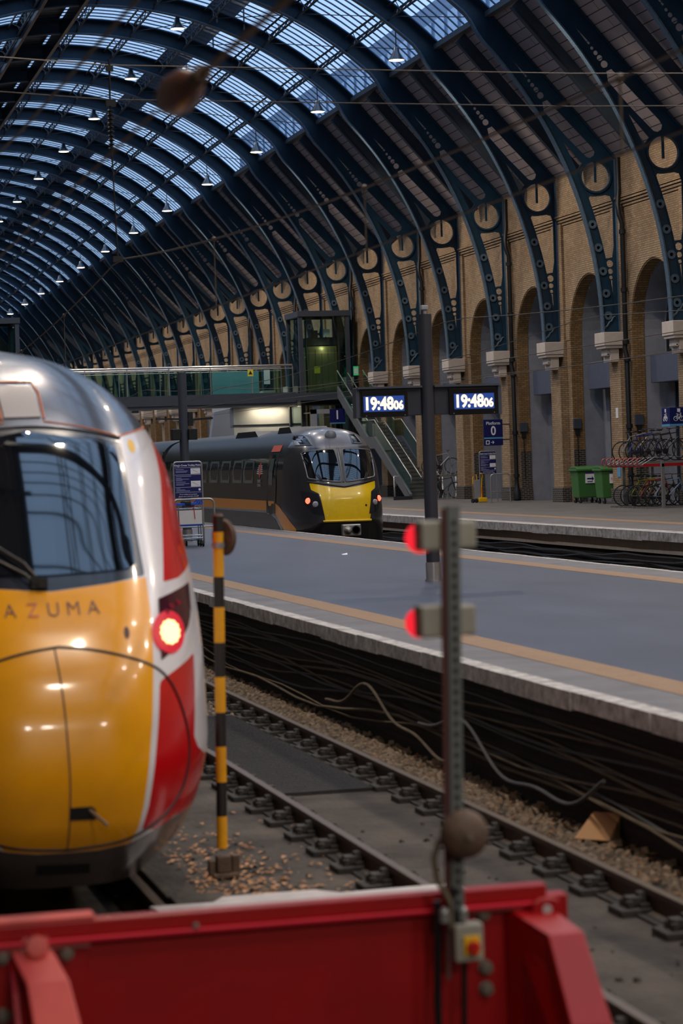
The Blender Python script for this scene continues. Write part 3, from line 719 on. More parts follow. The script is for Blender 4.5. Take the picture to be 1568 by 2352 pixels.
def paint(name,base,layers,rough=.25,coat=.5,dirt=.12,metal=0):
    m,nt,N,L,p=newmat(name); prev=None; soft=220.0
    rgb=N.new('ShaderNodeRGB'); rgb.outputs[0].default_value=RGB(*base); prev=rgb.outputs[0]; mprev=None
    for zn,col,met in layers:
        a=N.new('ShaderNodeAttribute'); a.attribute_name=zn
        k=N.new('ShaderNodeMath'); k.operation='MULTIPLY_ADD'; k.use_clamp=True; k.inputs[1].default_value=soft; k.inputs[2].default_value=.5; L.new(a.outputs['Fac'],k.inputs[0])
        mx=N.new('ShaderNodeMixRGB'); L.new(k.outputs[0],mx.inputs[0]); L.new(prev,mx.inputs[1]); mx.inputs[2].default_value=RGB(*col); prev=mx.outputs[0]
        mm=N.new('ShaderNodeMixRGB'); L.new(k.outputs[0],mm.inputs[0]); mm.inputs[2].default_value=(met,)*3+(1,)
        if mprev is None: mm.inputs[1].default_value=(metal,)*3+(1,)
        else: L.new(mprev,mm.inputs[1])
        mprev=mm.outputs[0]
    n=N.new('ShaderNodeTexNoise'); n.inputs['Scale'].default_value=5; n.inputs['Detail'].default_value=9; n.inputs['Roughness'].default_value=.75; L.new(coords(nt),n.inputs[0])
    rp=N.new('ShaderNodeValToRGB'); rp.color_ramp.elements[0].position=.45; rp.color_ramp.elements[1].position=.8; rp.color_ramp.elements[0].color=(0,0,0,1); rp.color_ramp.elements[1].color=(dirt,)*3+(1,); L.new(n.outputs[0],rp.inputs[0])
    mx=N.new('ShaderNodeMixRGB'); L.new(rp.outputs[0],mx.inputs[0]); L.new(prev,mx.inputs[1]); mx.inputs[2].default_value=RGB(70,58,48)
    L.new(mx.outputs[0],p.inputs['Base Color']); p.inputs['Roughness'].default_value=rough; p.inputs['Coat Weight'].default_value=coat; p.inputs['Coat Roughness'].default_value=.08
    if mprev is not None: L.new(mprev,p.inputs['Metallic'])
    return m
def patch(T,poly,off=.012,res=.05,thick=None):    # a panel that follows the nose surface
    B=[]
    for i in range(len(poly)):
        a=poly[i]; b=poly[(i+1)%len(poly)]; n=max(1,int(math.dist(a,b)/res))
        B+=[(a[0]+(b[0]-a[0])*k/n,a[1]+(b[1]-a[1])*k/n) for k in range(n)]
    xs=[p[0] for p in B]; zs=[p[1] for p in B]; G=[]
    x=min(xs)+res*.5
    while x<max(xs):
        z=min(zs)+res*.5
        while z<max(zs): G.append((x,z)); z+=res
        x+=res
    G=[g_ for g_,d in zip(G,sdf(G,poly)) if d>res*.35] if G else []
    n=len(B); r=delaunay_2d_cdt([Vector(p) for p in B+G],[(i,(i+1)%n) for i in range(n)],[list(range(n))],1,1e-5)
    V=[(T['xc']+v.x,hg(T,v.x,v.y)-off,v.y) for v in r[0]]; mb=MB(); fs=[tuple(q) for q in r[2]]
    V2=[(x,y+off*.9,z) for x,y,z in V]; m=len(V); mb.add(V+V2,fs)
    cnt={}
    for q in fs:
        for i in range(len(q)):
            e=(q[i],q[(i+1)%len(q)]); k=tuple(sorted(e)); cnt.setdefault(k,[]).append(e)
    mb.add([],[]); base=0
    for k,es in cnt.items():
        if len(es)==1: a,b=es[0]; mb.f.append((a,a+m,b+m,b)); mb.mi.append(0)
    return mb
def line(T,pts,r,off=.0,n=6,res=.05,closed=False):
    Q=[]; pts=pts+[pts[0]] if closed else pts
    for a,b in zip(pts,pts[1:]):
        k=max(1,int(math.dist(a,b)/res)); Q+=[(a[0]+(b[0]-a[0])*i/k,a[1]+(b[1]-a[1])*i/k) for i in range(k)]
    if not closed: Q.append(pts[-1])
    mb=MB(); mb.tube([(T['xc']+x,hg(T,x,z)-off,z) for x,z in Q],r,n=n,closed=closed); return mb
def smoothpts(pts,it=2):
    for _ in range(it):
        q=[pts[0]]
        for a,b in zip(pts,pts[1:]): q+=[(a[0]*.75+b[0]*.25,a[1]*.75+b[1]*.25),(a[0]*.25+b[0]*.75,a[1]*.25+b[1]*.75)]
        pts=q+[pts[-1]]
    return pts
def ontext(T,body,size,cx,cz,off=.006,bold=.0,slope=0):
    v,fs=textmesh(body,size,.0015,bold=bold); mb=MB(); mb.merge(v,fs,lambda q:(T['xc']+cx+q[0],hg(T,cx+q[0],cz+q[1])-off-q[2],cz+q[1])); return mb
def carbody(T,parent,name,mat,y0,y1,zones=None,ny=2,both=True):
    zs=[T['zmin']+(T['zmax']-T['zmin'])*(1-(1-i/47)**1.5) for i in range(48)]
    prof=[(hcat(T['W'],z),z) for z in zs]; ring=[(-w,z) for w,z in prof]+[(w,z) for w,z in reversed(prof)]
    mb=MB(); n=len(ring); ys=[y0+(y1-y0)*i/(ny-1) for i in range(ny)]
    vs=[(T['xc']+u,y,z) for y in ys for u,z in ring]; fs=[(i*n+j,i*n+(j+1)%n,(i+1)*n+(j+1)%n,(i+1)*n+j) for i in range(ny-1) for j in range(n)]
    fs+=[tuple(range(n)),tuple(reversed(range((ny-1)*n,ny*n)))]
    mb.add(vs,fs); return build(name,mb,mat,parent,smooth=35)

# ---- red, white and yellow express train on the left
T=AZ
az=thing('express_train','red white and yellow express train with rounded nose standing behind the red buffer stop','train',(T['xc'],T['y']+4,-1.0))
YEL=[(-.5,1.172),(.0,1.174),(.096,1.182),(.394,1.209),(.668,1.234),(.657,1.025),(.634,.806),(.613,.615),(.58,.342),(.537,.039),(.496,-.215),(.461,-.359),(.413,-.462),(.2,-.49),(-.5,-.5)]
RED1=[(1.02,2.16),(.98,1.883),(.9,1.58),(.83,1.3),(.80,1.19),(.95,1.2),(1.14,1.26),(1.6,1.42),(1.6,2.16)]
RED2=[(.676,.58),(.781,.621),(.912,.669),(.99,.70),(.965,.45),(.925,.162),(.964,.077),(1.071,-.014),(1.6,-.05),(1.6,-.5),(1.1,-.38),(.9,-.36),(.74,-.335),(.6,-.40),(.485,-.379),(.533,-.22),(.577,.035),(.625,.336),(.653,.555)]
SKIRT=[(-.5,-.50),(0,-.495),(.2,-.492),(.413,-.463),(.5,-.425),(.74,-.34),(1.0,-.34),(1.6,-.36),(1.6,-1),(-.5,-1)]
MASK=[(-.5,2.29),(0,2.285),(.133,2.27),(.438,2.22),(.679,2.16),(.667,1.834),(.663,1.507),(.66,1.243),(.394,1.209),(0,1.175),(-.5,1.17)]
SILV=[(-.5,2.29),(0,2.285),(.133,2.27),(.438,2.22),(.68,2.165),(.70,2.2),(.906,2.247),(1.6,2.32),(1.6,3.2),(-.5,3.2)]
JOIN=[(.675,2.2),(.72,2.2),(.71,1.83),(.70,1.5),(.695,1.24),(.675,1.24),(.68,1.5)]
m_az=paint('livery_white_red_yellow',(226,222,226),[('zone_red1',(200,8,22),0),('zone_red2',(196,6,18),0),('zone_yellow',(246,166,8),0),('zone_silver',(96,98,106),.6),('zone_mask',(26,29,38),0),('zone_skirt',(74,66,64),0)],rough=.26,dirt=.10)
nose(T,az,'nose_shell',m_az,dict(zone_yellow=YEL,zone_red1=RED1,zone_red2=RED2,zone_skirt=SKIRT,zone_mask=MASK,zone_silver=SILV),nz=190,ns=150)
m_azs=M('train_side_grey_white',(150,150,156),.3,var=.06,coat=.4)
carbody(T,az,'car_body',m_azs,T['y']+T['full']-.003,T['y']+26)
GL=[(0,2.262),(.126,2.239),(.43,2.188),(.61,2.139),(.632,2.09),(.632,1.836),(.616,1.481),(.606,1.33),(.56,1.30),(.3,1.29),(0,1.282)]
GLs=GL+[(-x,z) for x,z in reversed(GL[1:-1])]
m_wind=M('windscreen_glass',(10,13,18),.04,spec=.9,coat=1.0)
build('windscreen',patch(T,GLs,.014,.06),m_wind,az,smooth=40)
sm=smoothpts([(-.679,2.185),(-.43,2.245),(0,2.30),(.43,2.245),(.679,2.185)])
build('windscreen_seal',line(T,sm,.012,.004),m_black,az,smooth=60)
m_orange=M('orange_warning_line',(206,112,62),.45)
for s_ in (1,-1):
    build('roof_line',line(T,smoothpts([(s_*.144,2.324),(s_*.385,2.285),(s_*.67,2.205)]),.008,.003),m_orange,az)
    build('roof_line',line(T,[(s_*.69,2.205),(s_*.906,2.25),(s_*1.03,2.28)],.008,.003),m_orange,az)
PAN=[(-.13,2.36),(.13,2.36),(.135,2.53),(.11,2.60),(-.11,2.60),(-.135,2.53)]
pn=build('roof_hatch',patch(T,PAN,.02,.06),M('pale_panel',(160,152,152),.4),az,smooth=50)
build('hatch_line',line(T,[(-.15,2.345),(-.155,2.54),(-.125,2.63),(.125,2.63),(.155,2.54),(.15,2.345)],.009,.006),m_orange,pn)
SE=[(0,.829),(.183,.81),(.381,.766),(.615,.684),(.738,.571),(.828,.359),(.872,.148),(.852,-.022),(.788,-.185),(.663,-.306),(.471,-.408),(.323,-.45),(0,-.475)]
cv=build('coupler_cover_seam',line(T,smoothpts(SE)+[(-x,z) for x,z in reversed(smoothpts(SE))][1:-1],.011,.0,closed=True),m_black,az,smooth=60)
build('centre_seam',line(T,smoothpts([(-.027,.825),(0,.522),(.009,.248),(.016,-.03),(.005,-.315),(-.006,-.47)]),.006,.0),m_rust,az)
for i,(s_,w,col,dx) in enumerate((('A',.1,0,-.292),('Z',.1,1,-.122),('U',.1,0,.0),('M',.1,0,.122),('A',.1,0,.236))):
    pass
m_let=M('dark_purple_lettering',(74,48,86),.4); m_letz=M('magenta_lettering',(190,92,110),.4)
for ch,dx,mt in (('A',-.285,m_let),('Z',-.138,m_letz),('U',-.002,m_let),('M',.13,m_let),('A',.262,m_let)):
    build('letter_'+ch.lower(),ontext(T,ch,.128,dx,1.062,.008,-.0025),mt,az)
for s_ in (1,-1):
    LE=[(.735,1.09),(.9,1.125),(1.075,1.155),(1.04,.98),(.975,.885),(.85,.785),(.69,.705),(.695,.855)]
    lens=build('lamp_cluster',patch(T,[(s_*x,z) for x,z in LE],.015,.04),m_lens,az,smooth=50)
    for (x,z,r,mt,nm) in ((.785,.862,.012,m_tailhot,'led'),):
        pass
    leds=[(0,0)]+[(.3*math.cos(k*PI/3),.3*math.sin(k*PI/3)) for k in range(6)]+[(.62*math.cos(k*PI/6),.62*math.sin(k*PI/6)) for k in range(12)]
    mb=MB()
    for u,v in leds:
        x=s_*(.782+u*.1); z=.872+v*.1; y=hg(T,x,z); mb.cyl((T['xc']+x,y-.045,z),(T['xc']+x,y-.012,z),.019,n=8)
    build('tail_lamp_leds',mb,m_tailhot,lens)
    mb=patch(T,[(s_*(.782+.135*math.cos(k*PI/12)),.872+.135*math.sin(k*PI/12)) for k in range(24)],.021,.03)
    build('tail_lamp_rim',mb,m_tail,lens)  # emissive disc stands for the red light spread through the lens
    for x,z in ((.83,1.03),(.9,1.045),(.78,1.0)):
        y=hg(T,s_*x,z); mb=MB(); mb.cyl((T['xc']+s_*x,y-.03,z),(T['xc']+s_*x,y-.008,z),.018,n=8); build('marker_led',mb,EM('dim_red_led',(150,10,40),.5) if 'dim_red_led' not in MATS else MATS['dim_red_led'],lens)
    WS=[(1.005,1.0),(1.03,.7),(1.0,.42),(.97,.2),(1.0,.1)]
h=patch(T,[(.462+.018*math.cos(t*PI/5),.897+.038*math.sin(t*PI/5)) for t in range(10)],.008,.02); build('vent_hole',h,M('dark_red_brown',(70,18,8),.5),az)
sl=patch(T,[(.008,-.186),(.15,-.186),(.174,-.21),(.174,-.275),(.008,-.27)],.01,.03); so=build('coupler_slot',sl,m_dark,az)
mb=MB(); y=hg(T,.1,-.2); mb.bar((T['xc']+.13,y-.02,-.205),(T['xc']+.225,y-.16,-.29),.016,.016); build('release_lever',mb,m_steel,az)
h=patch(T,[(-.2,-.575),(.15,-.59),(.155,-.66),(-.2,-.65)],.006,.05); build('lower_vent',h,m_dark,az)
mb=patch(T,[(.77+.03*math.cos(t*PI/5),2.13+.05*math.sin(t*PI/5)) for t in range(10)],.006,.03); build('yellow_mark',mb,m_yelp,az)
mb=MB()
y=hg(T,-.07,1.25)
mb.tube([(T['xc']-.068,y-.06,1.245),(T['xc']-.16,hg(T,-.16,1.36)-.07,1.365),(T['xc']-.50,hg(T,-.5,1.62)-.07,1.60)],.011)
mb.tube([(T['xc']-.085,y-.06,1.225),(T['xc']-.16,hg(T,-.16,1.3)-.07,1.295),(T['xc']-.52,hg(T,-.52,1.55)-.07,1.50)],.009)
build('wiper_arm',mb,M('wiper_metal',(96,88,80),.35,metal=.4),az,smooth=60)
mb=MB(); mb.cyl((T['xc']-.055,y+.02,1.235),(T['xc']-.055,y-.1,1.235),.035,n=10); mb.box(T['xc']-.13,T['xc']-.02,y-.08,y-.03,1.2,1.27); mb.cyl((T['xc']-.1,y,1.26),(T['xc']-.1,y-.09,1.26),.03,n=10); build('wiper_pivot',mb,m_black,az,smooth=40)
# wheels and frame under the nose
for yy in (19.4,22.0):
    for sx in (-1,1):
        mb=MB(); x=T['xc']+sx*.69; mb.lathe([(.2,-.06),(.42,-.06),(.42,.05),(.45,.06),(.45,.075),(.2,.075)],(x,yy,-.58),(1,0,0),n=24); build('wheel',mb,m_rust,az,smooth=40)
mb=MB(); mb.box(T['xc']-1.0,T['xc']+1.0,18.4,40,-.6,-.35); build('underframe',mb,m_black,az)

# ---- black and yellow train at the far side of the island platform
T=GC
gc=thing('multiple_unit_train','black train with yellow front and orange stripe at the far side of the island platform','train',(T['xc'],T['y']+4,-1.0))
GY=[(-.921,1.31),(-.388,1.179),(.0,1.14),(.388,1.179),(.93,1.312),(.905,1.113),(.74,1.02),(.725,.68),(.69,.46),(.65,.26),(-.60,.27),(-.66,.68),(-.711,1.007),(-.898,1.115)]
GTOP=[(-1.2,2.29),(-1.044,2.285),(-.5,2.262),(0,2.25),(.5,2.262),(.95,2.285),(1.2,2.29),(1.2,3),(-1.2,3)]
GLO=[(-2,.24),(2,.24),(2,-2),(-2,-2)]
m_gcn=paint('livery_black_yellow',(40,42,48),[('zone_top',(96,96,104),.2),('zone_low',(28,29,33),0),('zone_yellow',(236,196,12),0)],rough=.3,dirt=.2)
nose(T,gc,'nose_shell',m_gcn,dict(zone_yellow=GY,zone_top=GTOP,zone_low=GLO),sym=False,nz=110,ns=90)
m_gcs=M('glossy_black_bodyside',(16,15,18),.12,var=.2,scale=3,spec=.6,coat=.6)
m_gcroof=M('wet_dark_roof',(19,25,33),.35,var=.3,scale=6,bump=.3,bscale=30)
y0=T['y']+T['full']-.003
zr=2.02
def halfcar(y0,y1,zlo,zhi,name,mat,par):
    zs=[zlo+(zhi-zlo)*i/24 for i in range(25)]; prof=[(hcat(T['W'],z),z) for z in zs]; ring=[(-w,z) for w,z in prof]+[(w,z) for w,z in reversed(prof)]
    mb=MB(); n=len(ring); mb.add([(T['xc']+u,y,z) for y in (y0,y1) for u,z in ring],[(j,(j+1)%n,n+(j+1)%n,n+j) for j in range(n)]+[tuple(range(n)),tuple(reversed(range(n,2*n)))])
    return build(name,mb,mat,par,smooth=35)
halfcar(y0,87.0,-.55,zr,'car_body',m_gcs,gc); halfcar(y0,87.0,zr,2.835,'roof',m_gcroof,gc)
mb=MB(); mb.box(T['xc']-1.1,T['xc']+1.1,87.0,87.8,-.4,2.4); build('gangway',mb,m_black,gc)
halfcar(87.8,110,-.55,zr,'car_body',m_gcs,gc); halfcar(87.8,110,zr,2.835,'roof',m_gcroof,gc)
# lower edge of the side: orange stripe that sweeps down to the cab, grey sole bar
XS=T['xc']-1.35
m_or=M('orange_stripe',(214,140,44),.3,coat=.4)
def sidepatch(poly,off,th=.01): # polygon in (y,z) on the platform side, following the section
    B=[]
    for i in range(len(poly)):
        a=poly[i]; b=poly[(i+1)%len(poly)]; n=max(1,int(math.dist(a,b)/.3)); B+=[(a[0]+(b[0]-a[0])*k/n,a[1]+(b[1]-a[1])*k/n) for k in range(n)]
    n=len(B); r=delaunay_2d_cdt([Vector(p) for p in B],[(i,(i+1)%n) for i in range(n)],[list(range(n))],1,1e-5)
    V=[]
    for v in r[0]:
        x=T['xc']-hcat(T['W'],v.y)
        if v.x<T['y']+T['full']:
            lo,hi=0,hcat(T['W'],v.y)-1e-4
            for _ in range(30):
                mid=(lo+hi)/2
                if hg(T,mid,v.y)<v.x: lo=mid
                else: hi=mid
            x=T['xc']-lo
        V.append((x-off,v.x,v.y))
    mb=MB(); m=len(V); fs=[tuple(q) for q in r[2]]; mb.add(V+[(x+th,y,z) for x,y,z in V],fs+[tuple(i+m for i in reversed(q)) for q in fs]); return mb
build('orange_stripe',sidepatch([(86.9,.84),(67.2,.80),(66.4,.66),(65.6,.42),(64.9,.1),(64.5,-.2),(65.3,-.25),(66.0,.08),(66.8,.40),(67.6,.52),(86.9,.50)],.006),m_or,gc)
build('sole_bar',sidepatch([(86.9,.46),(67.9,.46),(67.0,.30),(66.3,.0),(66.3,-.3),(86.9,-.3)],.005),M('grey_solebar',(86,84,86),.5,var=.2,scale=6),gc)
win=None
for i in range(12):
    ya=69.95+i*1.98 if i else 70.2
    if ya+1.5>86.6: break
    if win is None: win=build('side_window',sidepatch([(ya,1.30),(ya+1.5,1.30),(ya+1.5,1.98),(ya,1.98)],.008),M('tinted_side_window',(104,110,112),.06,spec=.8),gc); wy=ya  # grey base stands for bright platform reflections in the glass
    else:
        o=win.copy(); C.objects.link(o); o.parent=gc; o.location=(0,ya-wy,0); addkid(gc,o)
dr=build('door',sidepatch([(66.95,.42),(68.1,.42),(68.1,2.12),(66.95,2.12)],.012),m_gcs,gc)
build('door_window',sidepatch([(67.35,1.25),(67.9,1.25),(67.9,2.0),(67.35,2.0)],.02),M('door_window_glass',(96,104,104),.08,spec=.7) ,dr)
build('door_seam',sidepatch([(68.1,.40),(68.14,.40),(68.14,2.15),(68.1,2.15)],.016),M('door_seam_grey',(70,72,78),.4),dr)
build('door_seam',sidepatch([(66.9,.40),(66.94,.40),(66.94,2.15),(66.9,2.15)],.016),MATS['door_seam_grey'],dr)
build('indicator_light',sidepatch([(66.9,2.2),(68.1,2.2),(68.1,2.38),(66.9,2.38)],.02),M('orange_indicator',(208,92,68),.4),gc)
# winged emblem and operator lettering beside the door
m_em=M('emblem_silver',(206,200,206),.35); m_emr=M('emblem_red',(206,84,60),.4)
em=build('emblem',sidepatch([(69.1,1.52),(69.2,1.45),(69.3,1.52),(69.3,1.84),(69.2,1.92),(69.1,1.84)],.014),m_emr,gc)
for k in range(5):
    z=1.56+k*.055; w=.42-.04*k
    for s_ in (1,-1): build('wing_feather',sidepatch([(69.2+s_*.12,z),(69.2+s_*w,z+.02),(69.2+s_*w,z+.045),(69.2+s_*.12,z+.035)],.015),m_em,em)
for tx,z,sz in (('GRAND',1.36,.13),('CENTRAL',1.24,.115)):
    v,fs=textmesh(tx,sz,.002); mb=MB(); mb.merge(v,fs,lambda q:(XS+.045-.03,69.2-q[0],z+q[1])); build('lettering',mb,m_em,gc)
# front furniture
m_utail=EM('unit_tail_red',(255,70,50),6.0); m_ulamp=M('unlit_lamp_glass',(150,152,160),.1); m_rwin=M('roof_window_black',(20,20,24),.1,spec=.5); m_zinc=M('zinc_frame',(88,92,100),.4); m_dled=EM('dim_red_led',(150,10,40),.5)
GWL=[(-.969,2.147),(-.167,2.22),(-.09,2.134),(-.06,1.33),(-.12,1.30),(-.93,1.443)]
GWL=[(-.98,2.12),(-.9,2.17),(-.167,2.225),(-.09,2.15),(-.055,1.36),(-.09,1.30),(-.9,1.41),(-.94,1.46)]
for s_ in (1,-1):
    P=[(s_*x,z) for x,z in GWL]
    ws=build('windscreen',patch(T,P,.014,.08),m_wind,gc,smooth=40)
    build('windscreen_frame',line(T,smoothpts(P,1),.02,.01,closed=True),M('screen_frame_grey_%d'%(s_>0),(104,107,114),.35),ws,smooth=50)
    HL=[(-1.14,1.10),(-.74,1.0),(-.69,.7),(-.63,.414),(-.9,.5),(-1.07,.72)]
    hl=build('lamp_cluster',patch(T,[(s_*x,z) for x,z in HL],.014,.06),m_lensd,gc,smooth=40)
    x,z=s_*.99,.82; y=hg(T,x,z); mb=MB(); mb.lathe([(.0,.05),(.05,.045),(.085,.0)],(T['xc']+x,y-.01,z),(s_*.55,-1,0),n=16); build('tail_lamp',mb,m_utail,hl)
    x,z=s_*.83,.72; y=hg(T,x,z); mb=MB(); mb.lathe([(.0,.05),(.06,.04),(.09,.0)],(T['xc']+x,y-.01,z),(s_*.35,-1,0),n=16); build('head_lamp',mb,m_ulamp,hl)
    SW=[(-1.02,2.35),(-.93,2.62),(-.76,2.62),(-.70,2.34)] if s_<0 else [(.45,2.36),(.45,2.6),(.62,2.6),(.72,2.35)]
    q=build('roof_window',patch(T,SW,.02,.06),m_rwin,gc)
    build('roof_window_frame',line(T,SW,.018,.012,closed=True),m_zinc,q)
x,z=-.10,2.58; y=hg(T,x,z); mb=MB(); mb.lathe([(.16,-.08),(.16,.05),(.13,.08),(.0,.1)],(T['xc']+x,y,z),(0,-1,.35),n=20); build('roof_lamp',mb,m_zinc,gc,smooth=40)
mb=line(T,[(-.012,1.3),(-.012,2.24)],.035,.0); build('windscreen_post',mb,M('grey_pillar',(88,90,98),.35),gc,smooth=50)
for s_ in (1,-1):
    mb=MB(); a=(s_*.62,1.38); 
    mb.tube([(T['xc']+a[0]-s_*.02,hg(T,a[0],a[1])-.05,a[1]),(T['xc']+s_*.93,hg(T,s_*.93,2.0)-.05,2.0)],.016); mb.tube([(T['xc']+a[0]+s_*.02,hg(T,a[0],a[1])-.06,a[1]),(T['xc']+s_*.98,hg(T,s_*.98,1.95)-.06,1.95)],.012); build('wiper',mb,m_black,gc)
mb=line(T,[(-.66,.255),(.68,.245)],.035,.02); build('bumper_lip',mb,M('yellow_lip',(224,184,20),.4),gc,smooth=50)
mb=line(T,[(-.95,1.335),(0,1.175),(.95,1.335)],.02,.012); build('screen_sill',mb,m_black,gc)
mb=patch(T,[(.555+.028*math.cos(t*PI/6),.654+.028*math.sin(t*PI/6)) for t in range(12)],.01,.03); build('lamp_bracket_hole',mb,m_dark,gc)
mb=patch(T,[(-.58,.22),(.62,.22),(.62,-.72),(-.58,-.72)],.012,.1); build('coupler_bay',mb,m_dark,gc)
cp=MB(); y=T['y']-.35; x=T['xc']; cp.box(x-.22,x+.3,y,y+.2,-.16,.16); c=build('coupler_head',cp,m_galv,gc,bevel=.03)
mb=MB(); mb.lathe([(.11,0),(.11,.06),(.05,.18),(.0,.2)],(x-.08,y,0),(0,-1,0),n=16); build('coupler_cone',mb,m_galv,c,smooth=40)
mb=MB(); mb.lathe([(.12,0),(.12,.02),(.09,.02),(.09,-.1)],(x+.15,y,0),(0,-1,0),n=16); build('coupler_cup',mb,m_dark,c,smooth=40)
mb=MB(); mb.bar((x,y+.15,0),(x,y+.8,-.02),.16,.16); build('coupler_shank',mb,m_black,gc)
for yy in (68.5,71.1):
    for sx in (-1,1): mb=MB(); mb.lathe([(.2,-.06),(.42,-.06),(.42,.05),(.2,.05)],(x+sx*.72,yy,-.58),(1,0,0),n=24); build('wheel',mb,m_rust,gc,smooth=40)
mb=MB(); mb.prism([(72,2.6),(76,2.6),(75.4,2.86),(72.6,2.86)],'x',x-.7,x+.7); build('roof_pod',mb,m_gcroof,gc)
mb=MB(); mb.prism([(67.6,2.6),(70,2.6),(69.5,2.9),(68.1,2.9)],'x',x-.6,x+.5); build('roof_pod',mb,m_gcroof,gc)
# ---------------------------------------------------------------- red buffer stop in the foreground
BX0,BX1=.35,3.45; BYc=10.25
bs=thing('buffer_stop','red steel buffer stop with sloping braces in the foreground, in front of the express train','buffer stop',((BX0+BX1)/2,BYc,-1.15))
mb=MB(); mb.box(BX0,3.31,BYc+.03,BYc+.12,-1.1,.0); build('beam_face',mb,m_red,bs)
mb=MB(); mb.box(BX0,3.315,BYc-.03,BYc+.05,-.0,.07); build('top_flange',mb,m_red,bs,bevel=.008)
mb=MB(); mb.box(BX0,3.30,BYc-.05,BYc+.03,-.022,.0); build('flange_lip',mb,M('bright_red_lip',(206,10,44),.35),bs,bevel=.006)
mb=MB(); mb.box(3.2,3.43,BYc+.02,BYc+.12,-.8,.01); build('end_post',mb,m_red,bs,bevel=.01)
mb=MB(); mb.box(BX0,1.30,BYc-.03,BYc+.1,.07,.088); build('top_plate',mb,m_redl,bs,bevel=.004)
mb=MB(); mb.box(BX0,1.265,BYc+.005,BYc+.03,-1.0,-.022); build('backing_plate',mb,m_red,bs,bevel=.004)
mb=MB(); mb.box(BX0,1.275,BYc-.035,BYc+.005,-.045,-.022); build('clamp_strip',mb,M('worn_clamp_strip',(140,64,60),.5),bs)
mb=MB(); mb.box(2.86,3.2,BYc-.035,BYc+.03,-.034,-.022); build('clamp_strip',mb,MATS['worn_clamp_strip'],bs)
def brace(prof,name,mt):                          # rows of (x0,x1,y,z) from the beam down to the ground
    mb=MB(); n=len(prof); vs=[]
    for x0,x1,y,z in prof: vs+=[(x0,y,z),(x1,y,z),(x1,y+.04,z-.04),(x0,y+.04,z-.04)]
    fs=[]
    for i in range(n-1):
        for k in range(4): l=(k+1)%4; fs.append((4*i+k,4*i+l,4*i+4+l,4*i+4+k))
    fs+=[(3,2,1,0),(4*n-4,4*n-3,4*n-2,4*n-1)]
    mb.add(vs,fs); return build(name,mb,mt,bs,bevel=.008)
bl=brace([(.945,1.10,BYc,-.03),(.94,1.115,BYc-.05,-.045),(.985,1.165,BYc-.17,-.15),(1.0,1.20,BYc-.33,-.36),(1.04,1.28,BYc-.85,-1.13)],'brace',m_redl)
mb=MB(); mb.lathe([(.045,0),(.05,.03),(.045,.05),(.0,.055)],(1.045,BYc-.03,-.03),(0,-1,.25),n=20); build('pivot_pin',mb,m_redl,bl,smooth=40)
mb=MB(); mb.lathe([(.06,0),(.062,.03),(.05,.03)],(1.045,BYc-.01,-.03),(0,-1,.25),n=20); build('pin_ring',mb,m_red,bl,smooth=40)
mb=MB(); mb.prism([(BYc+.0,-.07),(BYc-.15,-.19),(BYc-.31,-.40),(BYc-.8,-1.12),(BYc+.0,-1.12)],'x',.93,.95); build('gusset',mb,m_red,bl)
br=brace([(3.12,3.33,BYc+.01,-.028),(3.14,3.335,BYc-.02,-.035),(3.225,3.39,BYc-.30,-.10),(3.235,3.42,BYc-.55,-.44),(3.24,3.45,BYc-.95,-1.13)],'brace',m_red)
mb=MB(); G=[(3.13,BYc-.0,-.05),(3.228,BYc-.29,-.125),(3.238,BYc-.54,-.47),(3.243,BYc-.92,-1.12),(3.13,BYc-.0,-1.12)]
mb.add(G+[(x+.02,y+.02,z) for x,y,z in G],[(0,1,2,3,4),(9,8,7,6,5)]+[(i,5+i,5+(i+1)%5,(i+1)%5) for i in range(5)]); build('gusset',mb,m_red,br)
mb=MB(); mb.prism([(3.225,-.07),(3.37,-.07),(3.36,-.0),(3.33,.015),(3.265,.015),(3.235,-.0)],'y',BYc-.08,BYc-.05); build('lifting_lug',mb,m_red,bs,bevel=.01)
mb=MB(); mb.cyl((3.298,BYc-.086,-.035),(3.298,BYc-.079,-.035),.022,n=14); build('lug_hole',mb,m_concrete,bs)
for x,z in ((.905,-.065),(1.176,-.07),(.90,-.315),(3.03,-.05),(3.035,-.29),(3.035,-.385)):
    mb=MB(); mb.lathe([(.034,0),(.034,.012),(.026,.014),(.026,.045),(.0,.05)],(x,BYc+.01 if x<2 else BYc+.03,z),(0,-1,0),n=10); build('bolt',mb,m_bolt,bs,smooth=40)
mb=MB(); mb.sphere((1.73,BYc-.04,.008),.016,8,6); build('rivet',mb,m_bolt,bs)
